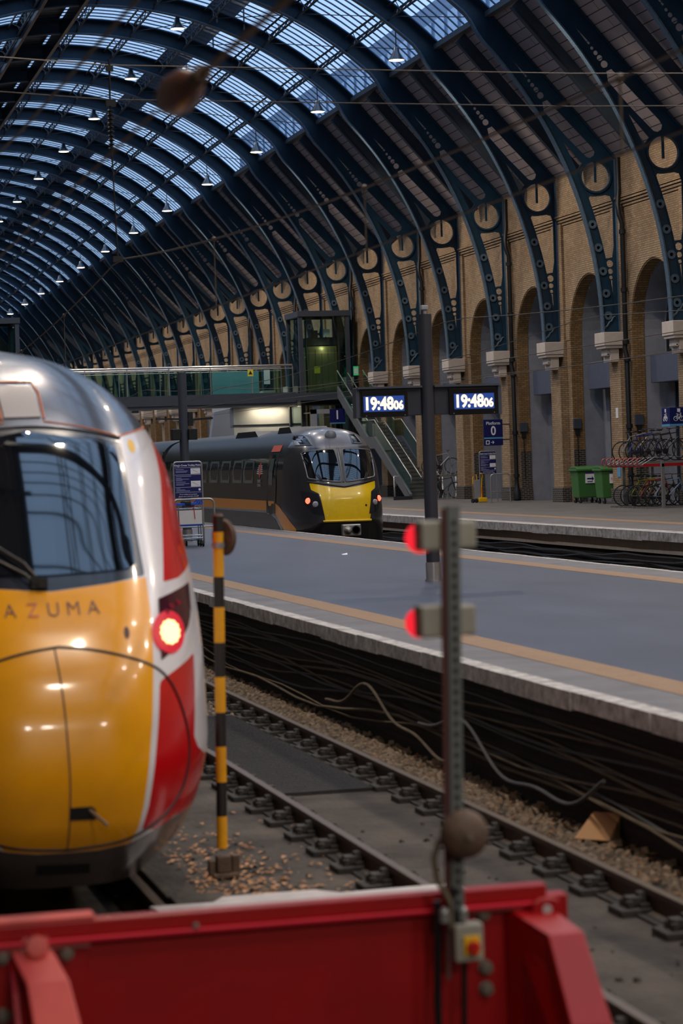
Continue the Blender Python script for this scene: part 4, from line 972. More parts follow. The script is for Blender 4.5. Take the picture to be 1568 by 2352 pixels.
# warning lamp post fixed to the beam
py=BYc-.12
def pxz(z): return 2.868+(z+.2)*.0235
px=pxz(.3)
lp=thing('warning_lamp_post','grey post with two red lamps rising in front of the buffer beam','lamp post',(px,py,-1.15))
mb=MB(); mb.bar((pxz(-.2),py,-.2),(pxz(1.77),py,1.77),.056,.04,up=(0,1,0))
for k in range(40): z=-.1+k*.046; mb.box(pxz(z)-.009,pxz(z)+.009,py-.023,py-.018,z-.012,z+.012,1)
build('post',mb,[M('perforated_grey_strut',(100,104,102),.5,var=.1),m_dark],lp)
mb=MB(); mb.bar((pxz(-.3)-.04,py+.01,-.3),(pxz(1.76)-.04,py+.01,1.76),.02,.02); build('red_cable',mb,M('dull_red_conduit',(92,52,50),.6),lp)
for x0,x1,za,zb in ((2.775,3.028,1.575,1.705),(2.762,3.014,1.195,1.335)):
    lb=MB(); lb.box(x0,x0+.1,py+.02,py+.15,za,zb); lb.box(x0+.1,x1,py+.025,py+.14,za+.004,zb-.004); h=build('lamp_box',lb,m_gbox,lp,bevel=.012)
    mb=MB(); mb.lathe([(.064,0),(.068,.02),(.064,.045),(.045,.055)],(x0+.036,py+.152,(za+zb)/2-.012),(0,1,0),n=22); mb2=build('red_lens',mb,m_redglow,h,smooth=50)
# bell on the post with its cable
bx,bz_=2.895,.345
bl_=thing('warning_bell','round dusty brown bell mounted on the lamp post above the buffer beam','bell',(bx,py-.06,bz_-.11))
mb=MB(); mb.lathe([(.03,.06),(.09,.05),(.108,.02),(.104,-.01),(.075,-.05),(.02,-.065),(.0,-.066)],(bx,py-.09,bz_),(0,1,0),n=24); build('gong',mb,m_rust,bl_,smooth=50)
mb=MB(); mb.cyl((bx,py-.175,bz_),(bx,py-.15,bz_),.014,n=8); build('gong_nut',mb,m_bolt,bl_)
mb=MB(); mb.tube([(bx-.10,py-.04,bz_-.02),(bx-.13,py-.04,bz_-.1),(bx-.115,py-.03,bz_-.2),(bx-.06,py-.03,bz_-.3),(bx-.06,py-.03,bz_-.42)],.014,n=6); build('bell_cable',mb,m_cable,bl_,smooth=60)
# isolator switch box hanging below
sx=2.84; sz=-.214
sw=thing('switch_box','pale grey switch box with yellow plate and red knob on the buffer beam','switch',(sx+.065,py-.03,sz))
mb=MB(); mb.box(sx,sx+.128,py-.075,py+.01,sz,sz+.165); build('housing',mb,m_gbox,sw,bevel=.01)
mb=MB(); mb.box(sx+.035,sx+.108,py-.088,py-.073,sz+.03,sz+.115); build('yellow_plate',mb,m_yelp,sw,bevel=.004)
mb=MB(); mb.cyl((sx+.075,py-.105,sz+.065),(sx+.075,py-.087,sz+.065),.03,n=16); mb.box(sx+.067,sx+.083,py-.12,py-.1,sz+.035,sz+.095); build('knob',mb,m_redk,sw,bevel=.003)
mb=MB(); mb.tube([(sx+.03,py-.03,sz+.16),(sx+.0,py-.03,sz+.24),(sx+.02,py-.02,sz+.32)],.012); build('supply_cable',mb,m_black,sw,smooth=60)
mb=MB(); mb.tube([(sx+.05,py-.03,sz),(sx+.04,py-.03,-.5),(sx+.1,py-.03,-.95)],.013); build('supply_cable',mb,m_black,sw,smooth=60)
mb=MB(); mb.tube([(sx-.055,py-.0,.05),(sx-.07,py,-.4),(sx-.06,py,-1.0)],.018); build('supply_cable',mb,m_black,sw,smooth=60)
for dx in (-.035,.05):
    mb=MB(); mb.cyl((sx+dx,py-.03,-.04),(sx+dx,py-.03,.0),.022,n=10); mb.sphere((sx+dx,py-.03,0),.024,8,6); build('gland',mb,M('gland_grey_%d'%(dx>0),(150,150,148),.35,metal=.5),sw,smooth=50)
# black and yellow striped marker pole between the tracks
ps=(3.285,18.06)
sp=thing('striped_pole','black and yellow striped marker pole standing between the train and the empty track','pole',(ps[0],ps[1],-1.17))
n=14; z0,z1=-.93,1.58; tp=3.345
yb=[-.93,-.72]  # band edges
edges=[-.93,-.72,-.45,-.19,.07,.33,.60,.86,1.13,1.36,1.50,1.58]
def px_(z): return ps[0]+(tp-ps[0])*(z+.93)/2.51
edges=[-.945,-.70,-.44,-.17,.09,.36,.62,.89,1.12,1.46,1.58]
for i,(a,b) in enumerate(zip(edges,edges[1:])):
    mb=MB(); mb.cyl((px_(a),ps[1],a),(px_(b),ps[1],b),.041,n=16); build('yellow_band' if i%2==0 else 'black_band',mb,m_stripey if i%2==0 else m_stripeb,sp,smooth=40)
mb=MB(); mb.cyl((px_(1.58),ps[1],1.58),(px_(1.6),ps[1],1.6),.043,.03,n=14); build('cap',mb,m_rust,sp,smooth=40)
mb=MB(); mb.box(ps[0]-.09,ps[0]+.11,ps[1]-.08,ps[1]+.08,-1.17,-1.13); mb.box(ps[0]-.05,ps[0]+.06,ps[1]-.05,ps[1]+.05,-1.13,-1.0); mb.box(ps[0]-.11,ps[0]-.06,ps[1]-.03,ps[1]+.05,-1.17,-1.03); mb.box(ps[0]+.07,ps[0]+.13,ps[1]-.03,ps[1]+.05,-1.17,-1.0); build('foot',mb,m_rust,sp,bevel=.01)
mb=MB(); mb.lathe([(.02,.0),(.13,.02),(.14,.05),(.11,.075),(.03,.09)],(3.365,ps[1]+.055,1.415),(.9,.45,0),n=20); build('target_disc',mb,m_rust,sp,smooth=40)
mb=MB(); mb.lathe([(.045,-.02),(.05,-.02),(.05,.02),(.045,.02)],(px_(1.35),ps[1],1.36),(0,0,1),n=16); build('clamp_band',mb,m_galv,sp)
# cardboard on the ballast
cbx=thing('cardboard_box','flattened cardboard box lying by the right rail below the platform','box',(6.45,18.45,-1.18))
A,B_,C_,D_=Vector((6.24,18.48,-1.14)),Vector((6.45,18.24,-1.14)),Vector((6.645,18.46,-.965)),Vector((6.475,18.66,-.965))
mb=MB(); mb.add([A,B_,C_,D_]+[v+Vector((.012,.012,-.014)) for v in (A,B_,C_,D_)],[(0,1,2,3),(7,6,5,4),(0,4,5,1),(1,5,6,2),(2,6,7,3),(3,7,4,0)]); build('lid',mb,m_card,cbx)
mb=MB(); mb.add([B_+Vector((.01,.01,-.02)),C_-Vector((0,0,.012)),Vector((6.66,18.52,-1.17)),Vector((6.5,18.3,-1.17))],[(0,1,2,3)]); build('flap',mb,m_card,cbx,solid=.006)
mb=MB(); mb.add([D_-Vector((0,0,.012)),C_-Vector((0,0,.012)),Vector((6.68,18.5,-1.17)),Vector((6.5,18.7,-1.17))],[(0,1,2,3)]); build('flap',mb,m_card,cbx,solid=.006)
# cables slung along the island platform wall
rc=random.Random(21); cabs=[]
def sag(y0,y1,z0,z1,x,amp,ph):
    n=36; return [(x+.03*math.sin(ph+i*.5)+ (amp*.12*math.sin(i*.31+ph)),y0+(y1-y0)*i/n,z0+(z1-z0)*i/n+amp*.5*math.sin(i*.42+ph)+amp*.3*math.sin(i*1.1+ph*2)-.06*amp*abs(math.sin(i*.26))) for i in range(n+1)]
words=['topmost','second highest','third highest','fourth highest','fifth highest','sixth highest','middle','fifth lowest','fourth lowest','third lowest','second lowest','lowest','loosest looped','pale looped']
for i in range(14):
    z=-.32-.055*i; r=rc.choice((.011,.014,.018)); x=XE+.13-.04*(i>5)-.03*(i>9)
    if i<12: pts=sag(9+rc.random(),55,z,z+rc.uniform(-.06,.06),x,.07+.012*i,rc.uniform(0,6))
    else: pts=[(x-.05,18.2+(i-12)*4.2+j*.16,-.8-.20*math.sin(j*.19+i)-.07*math.sin(j*.47+i)) for j in range(36)]
    pts=[(min(X,XE+.19),Y,max(Z,-1.15)) for X,Y,Z in pts]
    mb=MB(); mb.tube(pts,r if i<13 else .017,n=6)
    tag(build('trackside_cable',mb,m_cable if i%3 else m_cableg,smooth=60),words[i]+' dusty cable slung on the island platform wall','cable','cables on the island platform wall')
for i in range(8):
    z=-.62-.07*i; mb=MB(); pts=[(XP0+.1+.03*math.sin(k*.7+i),28+k*1.6,z+.05*math.sin(k*.9+i*2)+.03*math.sin(k*2.3+i)) for k in range(45)]
    mb.tube(pts,.02,n=5); tag(build('trackside_cable',mb,m_cableg,smooth=60),['topmost','second from top','third from top','fourth from top','fourth from bottom','third from bottom','second from bottom','lowest'][i]+' grey cable on the wall below the far platform','cable','cables below the far platform')
# ---------------------------------------------------------------- clock column on the island platform
def text_on(par,name,body,size,x,y,z,mat,align='CENTER',bold=0.0,sx=1.0,half=.003):   # lettering facing the camera side (-y)
    v,fs=textmesh(body,size,half,align,bold); mb=MB(); mb.merge(v,fs,lambda q:(x+q[0]*sx,y-q[2],z+q[1])); return build(name,mb,mat,par)
cx,cy=10.135,36.43
ck=thing('clock_column','tall black column carrying two lit digital clocks on the island platform','clock',(cx,cy,0))
mb=MB(); mb.cyl((cx,cy,.02),(cx,cy,4.17),.105,n=28); build('column',mb,m_charcoal,ck,smooth=40)
mb=MB(); mb.cyl((cx,cy,.02),(cx,cy,.30),.118,n=28); build('steel_sleeve',mb,m_steel,ck,smooth=40)
mb=MB(); mb.cyl((cx,cy,.0),(cx,cy,.02),.135,n=28); build('base_ring',mb,m_galv,ck,smooth=40)
for k in range(6):
    mb=MB(); mb.cyl((cx+.127*math.cos(k*PI/3),cy+.127*math.sin(k*PI/3),.0),(cx+.127*math.cos(k*PI/3),cy+.127*math.sin(k*PI/3),.035),.012,n=8); build('base_bolt',mb,m_steel,ck)
mb=MB(); mb.box(cx-.06,cx+.05,cy-.05,cy+.05,4.24,4.31); mb.cyl((cx,cy,4.17),(cx,cy,4.24),.03); build('camera_head',mb,m_grey,ck,bevel=.01)
for (x0,x1,b0,b1,s0,s1,nm) in ((9.0,10.03,9.06,9.80,9.09,9.74,'left'),(10.24,11.30,10.47,11.25,10.55,11.2,'right')):
    mb=MB(); mb.box(x0,x1,cy-.02,cy+.16,2.60,3.03); h=build('clock_housing',mb,m_charcoal,ck,bevel=.012); h['label']=('left' if nm=='left' else 'right')+' clock housing'
    mb=MB(); mb.box(x0-.01,x1,cy-.10,cy+.17,3.03,3.06); build('hood',mb,m_charcoal2,h)
    ex=x0 if nm=='left' else x1; mb=MB(); mb.box(ex-.03,ex+.03,cy-.05,cy+.17,2.58,3.05); build('end_plate',mb,m_charcoal2,h,bevel=.008)
    mb=MB(); mb.box(b0,b1,cy-.06,cy-.015,2.585,3.0); build('bezel',mb,m_screend,h,bevel=.006)
    mb=MB(); mb.box(s0,s1,cy-.064,cy-.055,2.675,2.915); build('screen',mb,m_screen,h)
    w=s1-s0
    text_on(h,'hours_and_minutes','19:48',.27,s0+w*.37,cy-.067,2.79,m_digit,bold=.009,sx=.80)
    text_on(h,'seconds','06',.185,s0+w*.86,cy-.067,2.762,m_digit,bold=.007,sx=.84)
    for bx in (b0+.07,b1-.05): 
        mb=MB(); mb.cyl((bx,cy-.066,2.612),(bx,cy-.058,2.612),.009,n=8); build('screw',mb,m_steel,h)
# second column far along the same platform, with speakers and arm
lx,ly=10.32,60.0
lc=thing('platform_column','dark column with loudspeaker boxes behind the near trolley sign','column',(lx,ly,0))
mb=MB(); mb.cyl((lx,ly,0),(lx,ly,4.24),.115,n=20); build('column',mb,m_charcoal2,lc,smooth=40)
mb=MB(); mb.cyl((lx,ly,0),(lx,ly,.3),.13,n=20); build('steel_sleeve',mb,m_steel,lc,smooth=40)
for s_ in (-1,1):
    mb=MB(); mb.box(lx+s_*.21-.11,lx+s_*.21+.11,ly-.15,ly+.1,2.55,2.83); build('speaker_box',mb,m_black,lc,bevel=.015)
mb=MB(); mb.bar((lx+.1,ly,3.05),(lx+.75,ly,3.08),.05,.05); mb.box(lx+.12,lx+.24,ly-.05,ly+.05,2.9,3.25); mb.bar((lx-.1,ly,3.08),(lx-.7,ly,3.1),.04,.04); build('cross_arm',mb,m_black,lc)
# trolley point signs
def trolley_sign(x,y,lab,s=1.0):
    t=thing('trolley_sign',lab,'sign',(x,y,0))
    hw=.35*s; zb,ztop=1.12*s,2.0*s
    mb=MB(); r=.08; pts=[(x-hw,y,0),(x-hw,y,ztop-r)]+[(x-hw+r-r*math.cos(k*PI/8),y,ztop-r+r*math.sin(k*PI/8)) for k in range(1,5)]+[(x+hw-r+r*math.sin(k*PI/8),y,ztop-r+r*math.cos(k*PI/8)) for k in range(0,5)]+[(x+hw,y,ztop-r),(x+hw,y,0)]
    mb.tube(pts,.022*s,n=8); build('tube_frame',mb,m_galv,t,smooth=50)
    mb=MB(); mb.box(x-hw+.015,x+hw-.015,y-.012,y+.012,zb,ztop-.015); build('sign_face',mb,m_navy,t)
    fz=y-.013
    text_on(t,'title',"King's Cross Trolley Point",.062*s,x,fz,ztop-.085*s,m_signwhite,bold=.0012)
    mb=MB()
    for z in (1.86,1.68,1.375,1.25): mb.box(x-hw+.03,x+hw-.03,fz-.003,fz,z*s,z*s+.006)
    build('rule_line',mb,m_signwhite,t)
    for z0,z1 in ((1.70,1.84),(1.39,1.53)):
        mb=MB(); mb.box(x+.07*s,x+.31*s,fz-.003,fz,z0*s,z1*s); pc=build('picture_panel',mb,m_signwhite,t)
        mb=MB(); mb.bar((x+.11*s,fz-.005,z1*s-.03),(x+.26*s,fz-.005,z0*s+.03),.004,.006); build('trolley_drawing',mb,m_grey,pc)
    mb=MB()
    for z,w in ((1.81,.2),(1.77,.3),(1.74,.27),(1.64,.38),(1.60,.14),(1.57,.32),(1.54,.16),(1.50,.24),(1.46,.33),(1.43,.2),(1.34,.1),(1.31,.22),(1.28,.34)):
        mb.box(x-.30*s,x-.30*s+w*s,fz-.003,fz,z*s,z*s+.014*s)
    build('small_print',mb,M('small_print_grey',(150,152,196),.5) if 'small_print_grey' not in MATS else MATS['small_print_grey'],t)
    text_on(t,'footer_line','If no trolleys are present,',.043*s,x,fz,1.205*s,m_signwhite); text_on(t,'footer_line','please see a member of staff',.043*s,x,fz,1.155*s,m_signwhite)
    mb=MB(); mb.cyl((x+.28*s,fz-.003,1.315*s),(x+.28*s,fz,1.315*s),.03*s,n=14); build('round_mark',mb,m_signwhite,t)
    return t
trolley_sign(10.14,58.6,'blue trolley point sign in a tube frame beside the dark train')
trolley_sign(27.75,91.2,'blue trolley point sign in front of the arcade wall, under the platform 0 sign')
def hoop(x0,x1,y,z,lab):
    t=thing('hoop_rail',lab,'rail',((x0+x1)/2,y,0)); r=.12
    pts=[(x0,y,0),(x0,y,z-r)]+[(x0+r-r*math.cos(k*PI/8),y,z-r+r*math.sin(k*PI/8)) for k in range(1,5)]+[(x1-r+r*math.sin(k*PI/8),y,z-r+r*math.cos(k*PI/8)) for k in range(5)]+[(x1,y,0)]
    mb=MB(); mb.tube(pts,.026,n=10); build('hoop',mb,m_galv,t,smooth=50)
    mb=MB(); mb.tube([(x0,y,.42),(x1,y,.42)],.018,n=8); build('cross_tube',mb,m_galv,t,smooth=50)
    for x in (x0,x1): 
        mb=MB(); mb.cyl((x,y,0),(x,y,.012),.06,n=14); build('foot_plate',mb,m_galv,t)
hoop(9.62,10.62,57.8,1.09,'galvanised hoop rail round the luggage trolleys')
hoop(27.6,28.38,90.4,1.10,'galvanised hoop rail in front of the far trolley sign')
# luggage trolleys, nested
def trolley(x,y,lab):
    t=thing('luggage_trolley',lab,'trolley',(x,y,0),'nested luggage trolleys'); w=.3
    mb=MB()
    for s_ in (-1,1): mb.tube([(x+s_*w,y+.75,.14),(x+s_*w,y,.16),(x+s_*w*.98,y-.02,.2),(x+s_*w*.92,y+.02,.95)],.016,n=8)
    mb.tube([(x-w,y,.2),(x+w,y,.2)],.016,n=8); mb.tube([(x-w,y+.75,.14),(x+w,y+.75,.14)],.016,n=8); mb.tube([(x-w*.9,y+.02,.9),(x+w*.9,y+.02,.9)],.014,n=8); mb.tube([(x-w,y,.27),(x+w,y,.27)],.012,n=8)
    build('frame',mb,m_chrome,t,smooth=50)
    mb=MB(); mb.box(x-w*.98,x+w*.98,y+.02,y+.06,.98,1.03); mb.tube([(x+w*.6,y+.04,1.0),(x+w*.9,y,1.09),(x+w,y+.05,1.02)],.02,n=6); build('handle_bar',mb,m_bluep,t,bevel=.012)
    mb=MB(); mb.box(x-.11,x+.02,y-.02,y+.05,1.0,1.07); mb.box(x+.0,x+.1,y-.02,y+.02,.94,.99); build('coin_lock',mb,m_black,t,bevel=.008)
    mb=MB(); mb.tube([(x+.08,y-.02,.96),(x+.09,y-.03,.8),(x+.1,y-.03,.66)],.009,n=6); build('red_strap',mb,m_redk,t)
    mb=MB(); 
    for k in range(7): mb.tube([(x-w*.88,y+.04,.62+k*.04),(x+w*.88,y+.04,.62+k*.04)],.005,n=5)
    for k in range(13): mb.tube([(x-w*.88+k*.044,y+.04,.60),(x-w*.88+k*.044,y+.04,.90)],.004,n=5)
    for k in range(9): mb.tube([(x-w*.9+k*.067,y,.2),(x-w*.9+k*.067,y+.75,.16)],.006,n=5)
    build('wire_basket',mb,m_chrome,t)
    mb=MB(); mb.box(x-w*.9,x+w*.9,y-.02,y-.01,.5,.86); pn=build('advert_panel',mb,m_clad,t,bevel=.004)
    mb=MB(); mb.box(x-w*.9,x+w*.9,y-.024,y-.019,.49,.535); build('blue_strip',mb,M('trolley_strip_blue',(24,72,150),.4) if 'trolley_strip_blue' not in MATS else MATS['trolley_strip_blue'],pn)
    for s_,yy in ((-1,.03),(1,.03),(0,.72)):
        mb=MB(); mb.lathe([(.03,-.018),(.07,-.018),(.07,.018),(.03,.018)],(x+s_*w*.95,y+yy,.07),(1,0,0),n=16); wl=build('castor',mb,m_tyre,t,smooth=40)
        mb=MB(); mb.box(x+s_*w*.95-.03,x+s_*w*.95+.03,y+yy-.02,y+yy+.05,.06,.17); build('castor_fork',mb,m_chrome,wl,bevel=.01)
    return t
tr=trolley(9.72,56.0,'luggage trolley with blue handle, nearest of the row beside the blue sign')
dup(tr,(9.72,56.32,0),label='luggage trolley with blue handle, second of the nested row beside the blue sign')
dup(tr,(9.72,56.64,0),label='luggage trolley with blue handle, third of the nested row beside the blue sign')
mb=MB(); mb.add([(11.4,47.8,.002),(11.5,47.8,.002),(11.52,47.9,.03),(11.4,47.92,.01)],[(0,1,2,3)]); tag(build('paper_scrap',mb,m_signwhite,solid=.003),'scrap of white paper lying on the blue-grey platform','paper')
# platform 0 sign on a bracket from the wall
t=thing('platform_sign','blue Platform 0 sign hanging by the arcade wall','sign',(28.12,91.6,2.24))
x0,x1,y,z0,z1=27.74,28.52,91.6,2.22,3.25
mb=MB(); mb.box(x0,x1,y-.02,y+.04,z0,z1); build('sign_board',mb,m_navy,t,bevel=.005)
fy=y-.022; xm=(x0+x1)/2
text_on(t,'word_platform','Platform',.17,xm,fy,z1-.15,m_signwhite,bold=.001); text_on(t,'numeral_zero','0',.50,xm,fy,z1-.46,m_signwhite,bold=.008,sx=.85)
mb=MB(); mb.box(x0,x1,fy-.003,fy,z0+.27,z0+.325); build('blue_band',mb,m_cyan,t)
mb=MB(); mb.box(x0+.07,x0+.22,fy-.003,fy,z0+.05,z0+.21); pc=build('train_symbol',mb,m_signwhite,t)
mb=MB(); mb.box(x0+.10,x0+.19,fy-.006,fy-.003,z0+.08,z0+.18); mb2=build('train_drawing',mb,m_navy,pc)
mb=MB(); mb.box(x0+.28,x0+.40,fy-.004,fy,z0+.12,z0+.14); mb.bar((x0+.35,fy-.002,z0+.185),(x0+.405,fy-.002,z0+.13),.004,.022); mb.bar((x0+.35,fy-.002,z0+.075),(x0+.405,fy-.002,z0+.13),.004,.022); build('arrow',mb,m_signwhite,t)
mb=MB(); mb.bar((x1,y+.01,3.05),(XW-.3,y+.62,3.05),.04,.04); mb.bar((x1,y+.01,2.45),(XW-.3,y+.62,2.45),.04,.04); build('bracket',mb,m_charcoal,t)
# sack truck by the rail
t=thing('sack_truck','grey and yellow hand truck standing by the far hoop rail','hand truck',(27.2,90.9,0))
x,y=27.18,90.9
mb=MB(); mb.box(x-.12,x+.12,y-.02,y+.02,.14,.9); build('back_plate',mb,M('silver_plate',(150,152,158),.4,metal=.3),t,bevel=.01)
mb=MB(); mb.tube([(x-.16,y,.75),(x-.16,y,1.0),(x-.12,y-.02,1.03)],.02); mb.tube([(x+.16,y,.1),(x+.2,y,.9),(x+.22,y-.05,1.05),(x+.17,y-.1,1.15),(x+.1,y-.1,1.14)],.022); mb.tube([(x,y,.9),(x-.02,y,1.12)],.018); build('handle',mb,m_yelp,t,smooth=50)
mb=MB(); mb.tube([(x+.17,y,.1),(x+.17,y,.62)],.02); mb.tube([(x+.22,y+.05,.12),(x+.22,y+.05,.55)],.016); build('strap_bars',mb,M('orange_strap',(210,96,24),.5),t)
mb=MB(); mb.box(x+.02,x+.36,y-.16,y+.06,.02,.2); build('yellow_base',mb,m_yelp,t,bevel=.03)
for xx in (-.2,-.06): 
    mb=MB(); mb.lathe([(.03,-.03),(.085,-.03),(.085,.03),(.03,.03)],(x+xx,y-.05,.085),(1,.4,0),n=16); build('wheel',mb,m_tyre,t,smooth=40)
# wheelie bins
def bin_(x,y,lab,mark):
    t=thing('wheelie_bin',lab,'bin',(x,y,0),'green wheelie bins')
    w,d=.45,.42
    mb=MB(); mb.add([(x-w*.86,y-d*.86,.2),(x+w*.86,y-d*.86,.2),(x+w*.86,y+d*.86,.2),(x-w*.86,y+d*.86,.2),(x-w,y-d,1.17),(x+w,y-d,1.17),(x+w,y+d,1.17),(x-w,y+d,1.17)],[(0,3,2,1),(4,5,6,7),(0,1,5,4),(1,2,6,5),(2,3,7,6),(3,0,4,7)]); build('body',mb,m_binb,t,bevel=.03)
    mb=MB(); mb.box(x-w-.05,x+w+.05,y-d-.06,y+d+.03,1.16,1.24); build('rim',mb,m_binb,t,bevel=.02)
    mb=MB(); mb.prism([(y-d-.03,1.24),(y+d,1.24),(y+d,1.33),(y-d*.4,1.34)],'x',x-w,x+w); build('lid',mb,m_binb,t,bevel=.02)
    mb=MB(); mb.box(x-.15,x+.2,y-d*1.0-.008,y-d*.96,.72,1.06); st=build('label_sticker',mb,m_signwhite,t)
    mb=MB(); mb.box(x-.15,x+.2,y-d-.012,y-d-.006,1.06,1.12); build('purple_header',mb,M('purple_header',(70,50,120),.5) if 'purple_header' not in MATS else MATS['purple_header'],st)
    if mark: mb=MB(); mb.box(x-.09,x+.1,y-d-.014,y-d-.008,.86,.91); mb.prism([(x+.1,.80),(x+.17,.885),(x+.1,.97)],'y',y-d-.014,y-d-.008); mb.box(x-.08,x+.12,y-d-.014,y-d-.008,.76,.79); build('blue_arrow',mb,m_navy,st)
    else: text_on(st,'red_lettering','NET',.15,x+.03,y-d-.012,.87,M('sticker_pink',(206,110,130),.5))
    for sx in (-1,1):
        for sy in (-1,1):
            mb=MB(); mb.lathe([(.03,-.025),(.09,-.025),(.09,.025),(.03,.025)],(x+sx*w*.7,y+sy*d*.65,.09),(1,.2,0),n=16); wl=build('castor',mb,m_tyre,t,smooth=40)
            mb=MB(); mb.box(x+sx*w*.7-.04,x+sx*w*.7+.04,y+sy*d*.65-.03,y+sy*d*.65+.03,.1,.21); build('castor_fork',mb,m_chrome,wl)
    return t
bin_(29.12,83.6,'green four-wheeled bin with a blue arrow sticker by the arcade wall',True)
bin_(29.22,81.3,'green four-wheeled bin with a pink lettered sticker, next to the bike rack',False)
# bicycles
def bicycle(x,y,z,lab,col,tilt=0,group='parked bicycles',mir=1,rim=(24,24,26)):
    t=thing('bicycle',lab,'bicycle',(x,y,z),group); R=.335
    fm=M('bike_frame_%d_%d_%d'%col,col,.35) if 'bike_frame_%d_%d_%d'%col not in MATS else MATS['bike_frame_%d_%d_%d'%col]
    def P(u,v,w=0): return (x+u*mir,y+w,z+v)
    for u in (-.51,.53):
        mb=MB(); mb.tube([P(u+R*math.cos(k*PI/16),R+R*math.sin(k*PI/16)) for k in range(32)],.019,n=7,closed=True); wh=build('wheel',mb,m_tyre,t,smooth=60)
        mb=MB()
        for k in range(14): a=k*2*PI/14; mb.tube([P(u+.02*math.cos(a+1),R+.02*math.sin(a+1),.02*(-1)**k),P(u+.31*math.cos(a),R+.31*math.sin(a))],.0022,n=3)
        mb.cyl(P(u,R,-.05),P(u,R,.05),.022,n=8); build('spokes',mb,m_spoke,wh)
    bb=(-.07,.29); st=(-.22,.86); hd=(.36,.88); hb=(.40,.74)
    mb=MB()
    for a,b,r in ((bb,st,.016),(bb,hb,.02),((-.2,.80),hd,.017),((hd[0]-.01,hd[1]+.03),hb,.02)): mb.tube([P(*a),P(*b)],r,n=7)
    for s_ in (-1,1):
        mb.tube([P(bb[0],bb[1],s_*.03),P(-.51,R,s_*.06)],.01,n=6); mb.tube([P(-.2,.78,s_*.02),P(-.51,R,s_*.06)],.009,n=6)
    build('frame',mb,fm,t,smooth=60)
    mb=MB()
    for s_ in (-1,1): mb.tube([P(hb[0],hb[1],s_*.03),P(.46,.56,s_*.055),P(.53,R,s_*.055)],.012,n=6)
    build('fork',mb,fm,t,smooth=60)
    mb=MB(); mb.tube([P(*st),P(-.245,.95)],.013,n=6); sp_=build('seat_post',mb,m_chrome,t); mb=MB(); mb.sphere(P(-.25,.97),.13,10,6,(1.0,.5,.22)); build('saddle',mb,m_black,sp_,smooth=60)
    mb=MB(); mb.tube([P(hd[0]-.01,hd[1]),P(.335,.99),P(.39,1.0)],.013,n=6); mb.tube([P(.36,1.02,-.28),P(.40,1.01,-.1),P(.40,1.01,.1),P(.36,1.02,.28)],.013,n=6); hb_=build('handlebar',mb,m_black,t,smooth=60)
    mb=MB(); mb.lathe([(.02,-.012),(.095,-.012),(.095,-.006),(.02,-.006)],P(bb[0],bb[1],-.03),(0,1,0),n=18); mb.bar(P(bb[0],bb[1],-.06),P(bb[0]+.12,bb[1]-.12,-.06),.02,.02); mb.bar(P(bb[0],bb[1],.06),P(bb[0]-.12,bb[1]+.12,.06),.02,.02); mb.box(*(sorted((P(.02,0)[0],P(.1,0)[0]))),y-.14,y-.06,z+.15,z+.17); build('crankset',mb,m_black,t)
    if tilt: t.rotation_euler=(0,tilt,0)
    return t
ups=[(75.3,'silver-grey bicycle, leftmost on the upper rack',(150,150,156)),(74.75,'blue bicycle on the upper rack behind the red grips',(26,46,150)),(74.1,'black bicycle on the upper rack, third from the left',(30,30,34)),(73.3,'dark bicycle on the upper rack with an orange stay',(60,44,36)),(72.6,'black bicycle on the upper rack, nearest the frame edge',(36,38,44))]
for i,(y,l,c) in enumerate(ups): bicycle(28.05+.03*(i%2),y,1.52,l,c,-.06 if i<2 else 0,'bicycles on the upper tier of the rack',1)
los=[(75.5,'dark bicycle, leftmost on the lower rack beside the bin',(40,42,46)),(74.95,'bicycle with lime yellow frame on the lower rack',(186,200,30)),(74.4,'bicycle with gold and red frame on the lower rack',(176,130,40)),(73.9,'red bicycle on the lower rack',(160,20,24)),(73.35,'dark grey bicycle on the lower rack, second from the right',(70,72,76)),(72.85,'pale blue bicycle on the lower rack, rightmost by the grey post',(130,160,190))]
for i,(y,l,c) in enumerate(los): bicycle(28.1+.04*(i%3),y,.05,l,c,0,'bicycles on the lower tier of the rack',1)
bicycle(28.55,100.9,1.1,'grey bicycle on the upper level of the far cycle rack behind the clock column',(150,154,158),0,'bicycles in the far cycle rack')
bicycle(28.55,100.5,.04,'black bicycle on the lower level of the far cycle rack',(34,34,36),0,'bicycles in the far cycle rack')
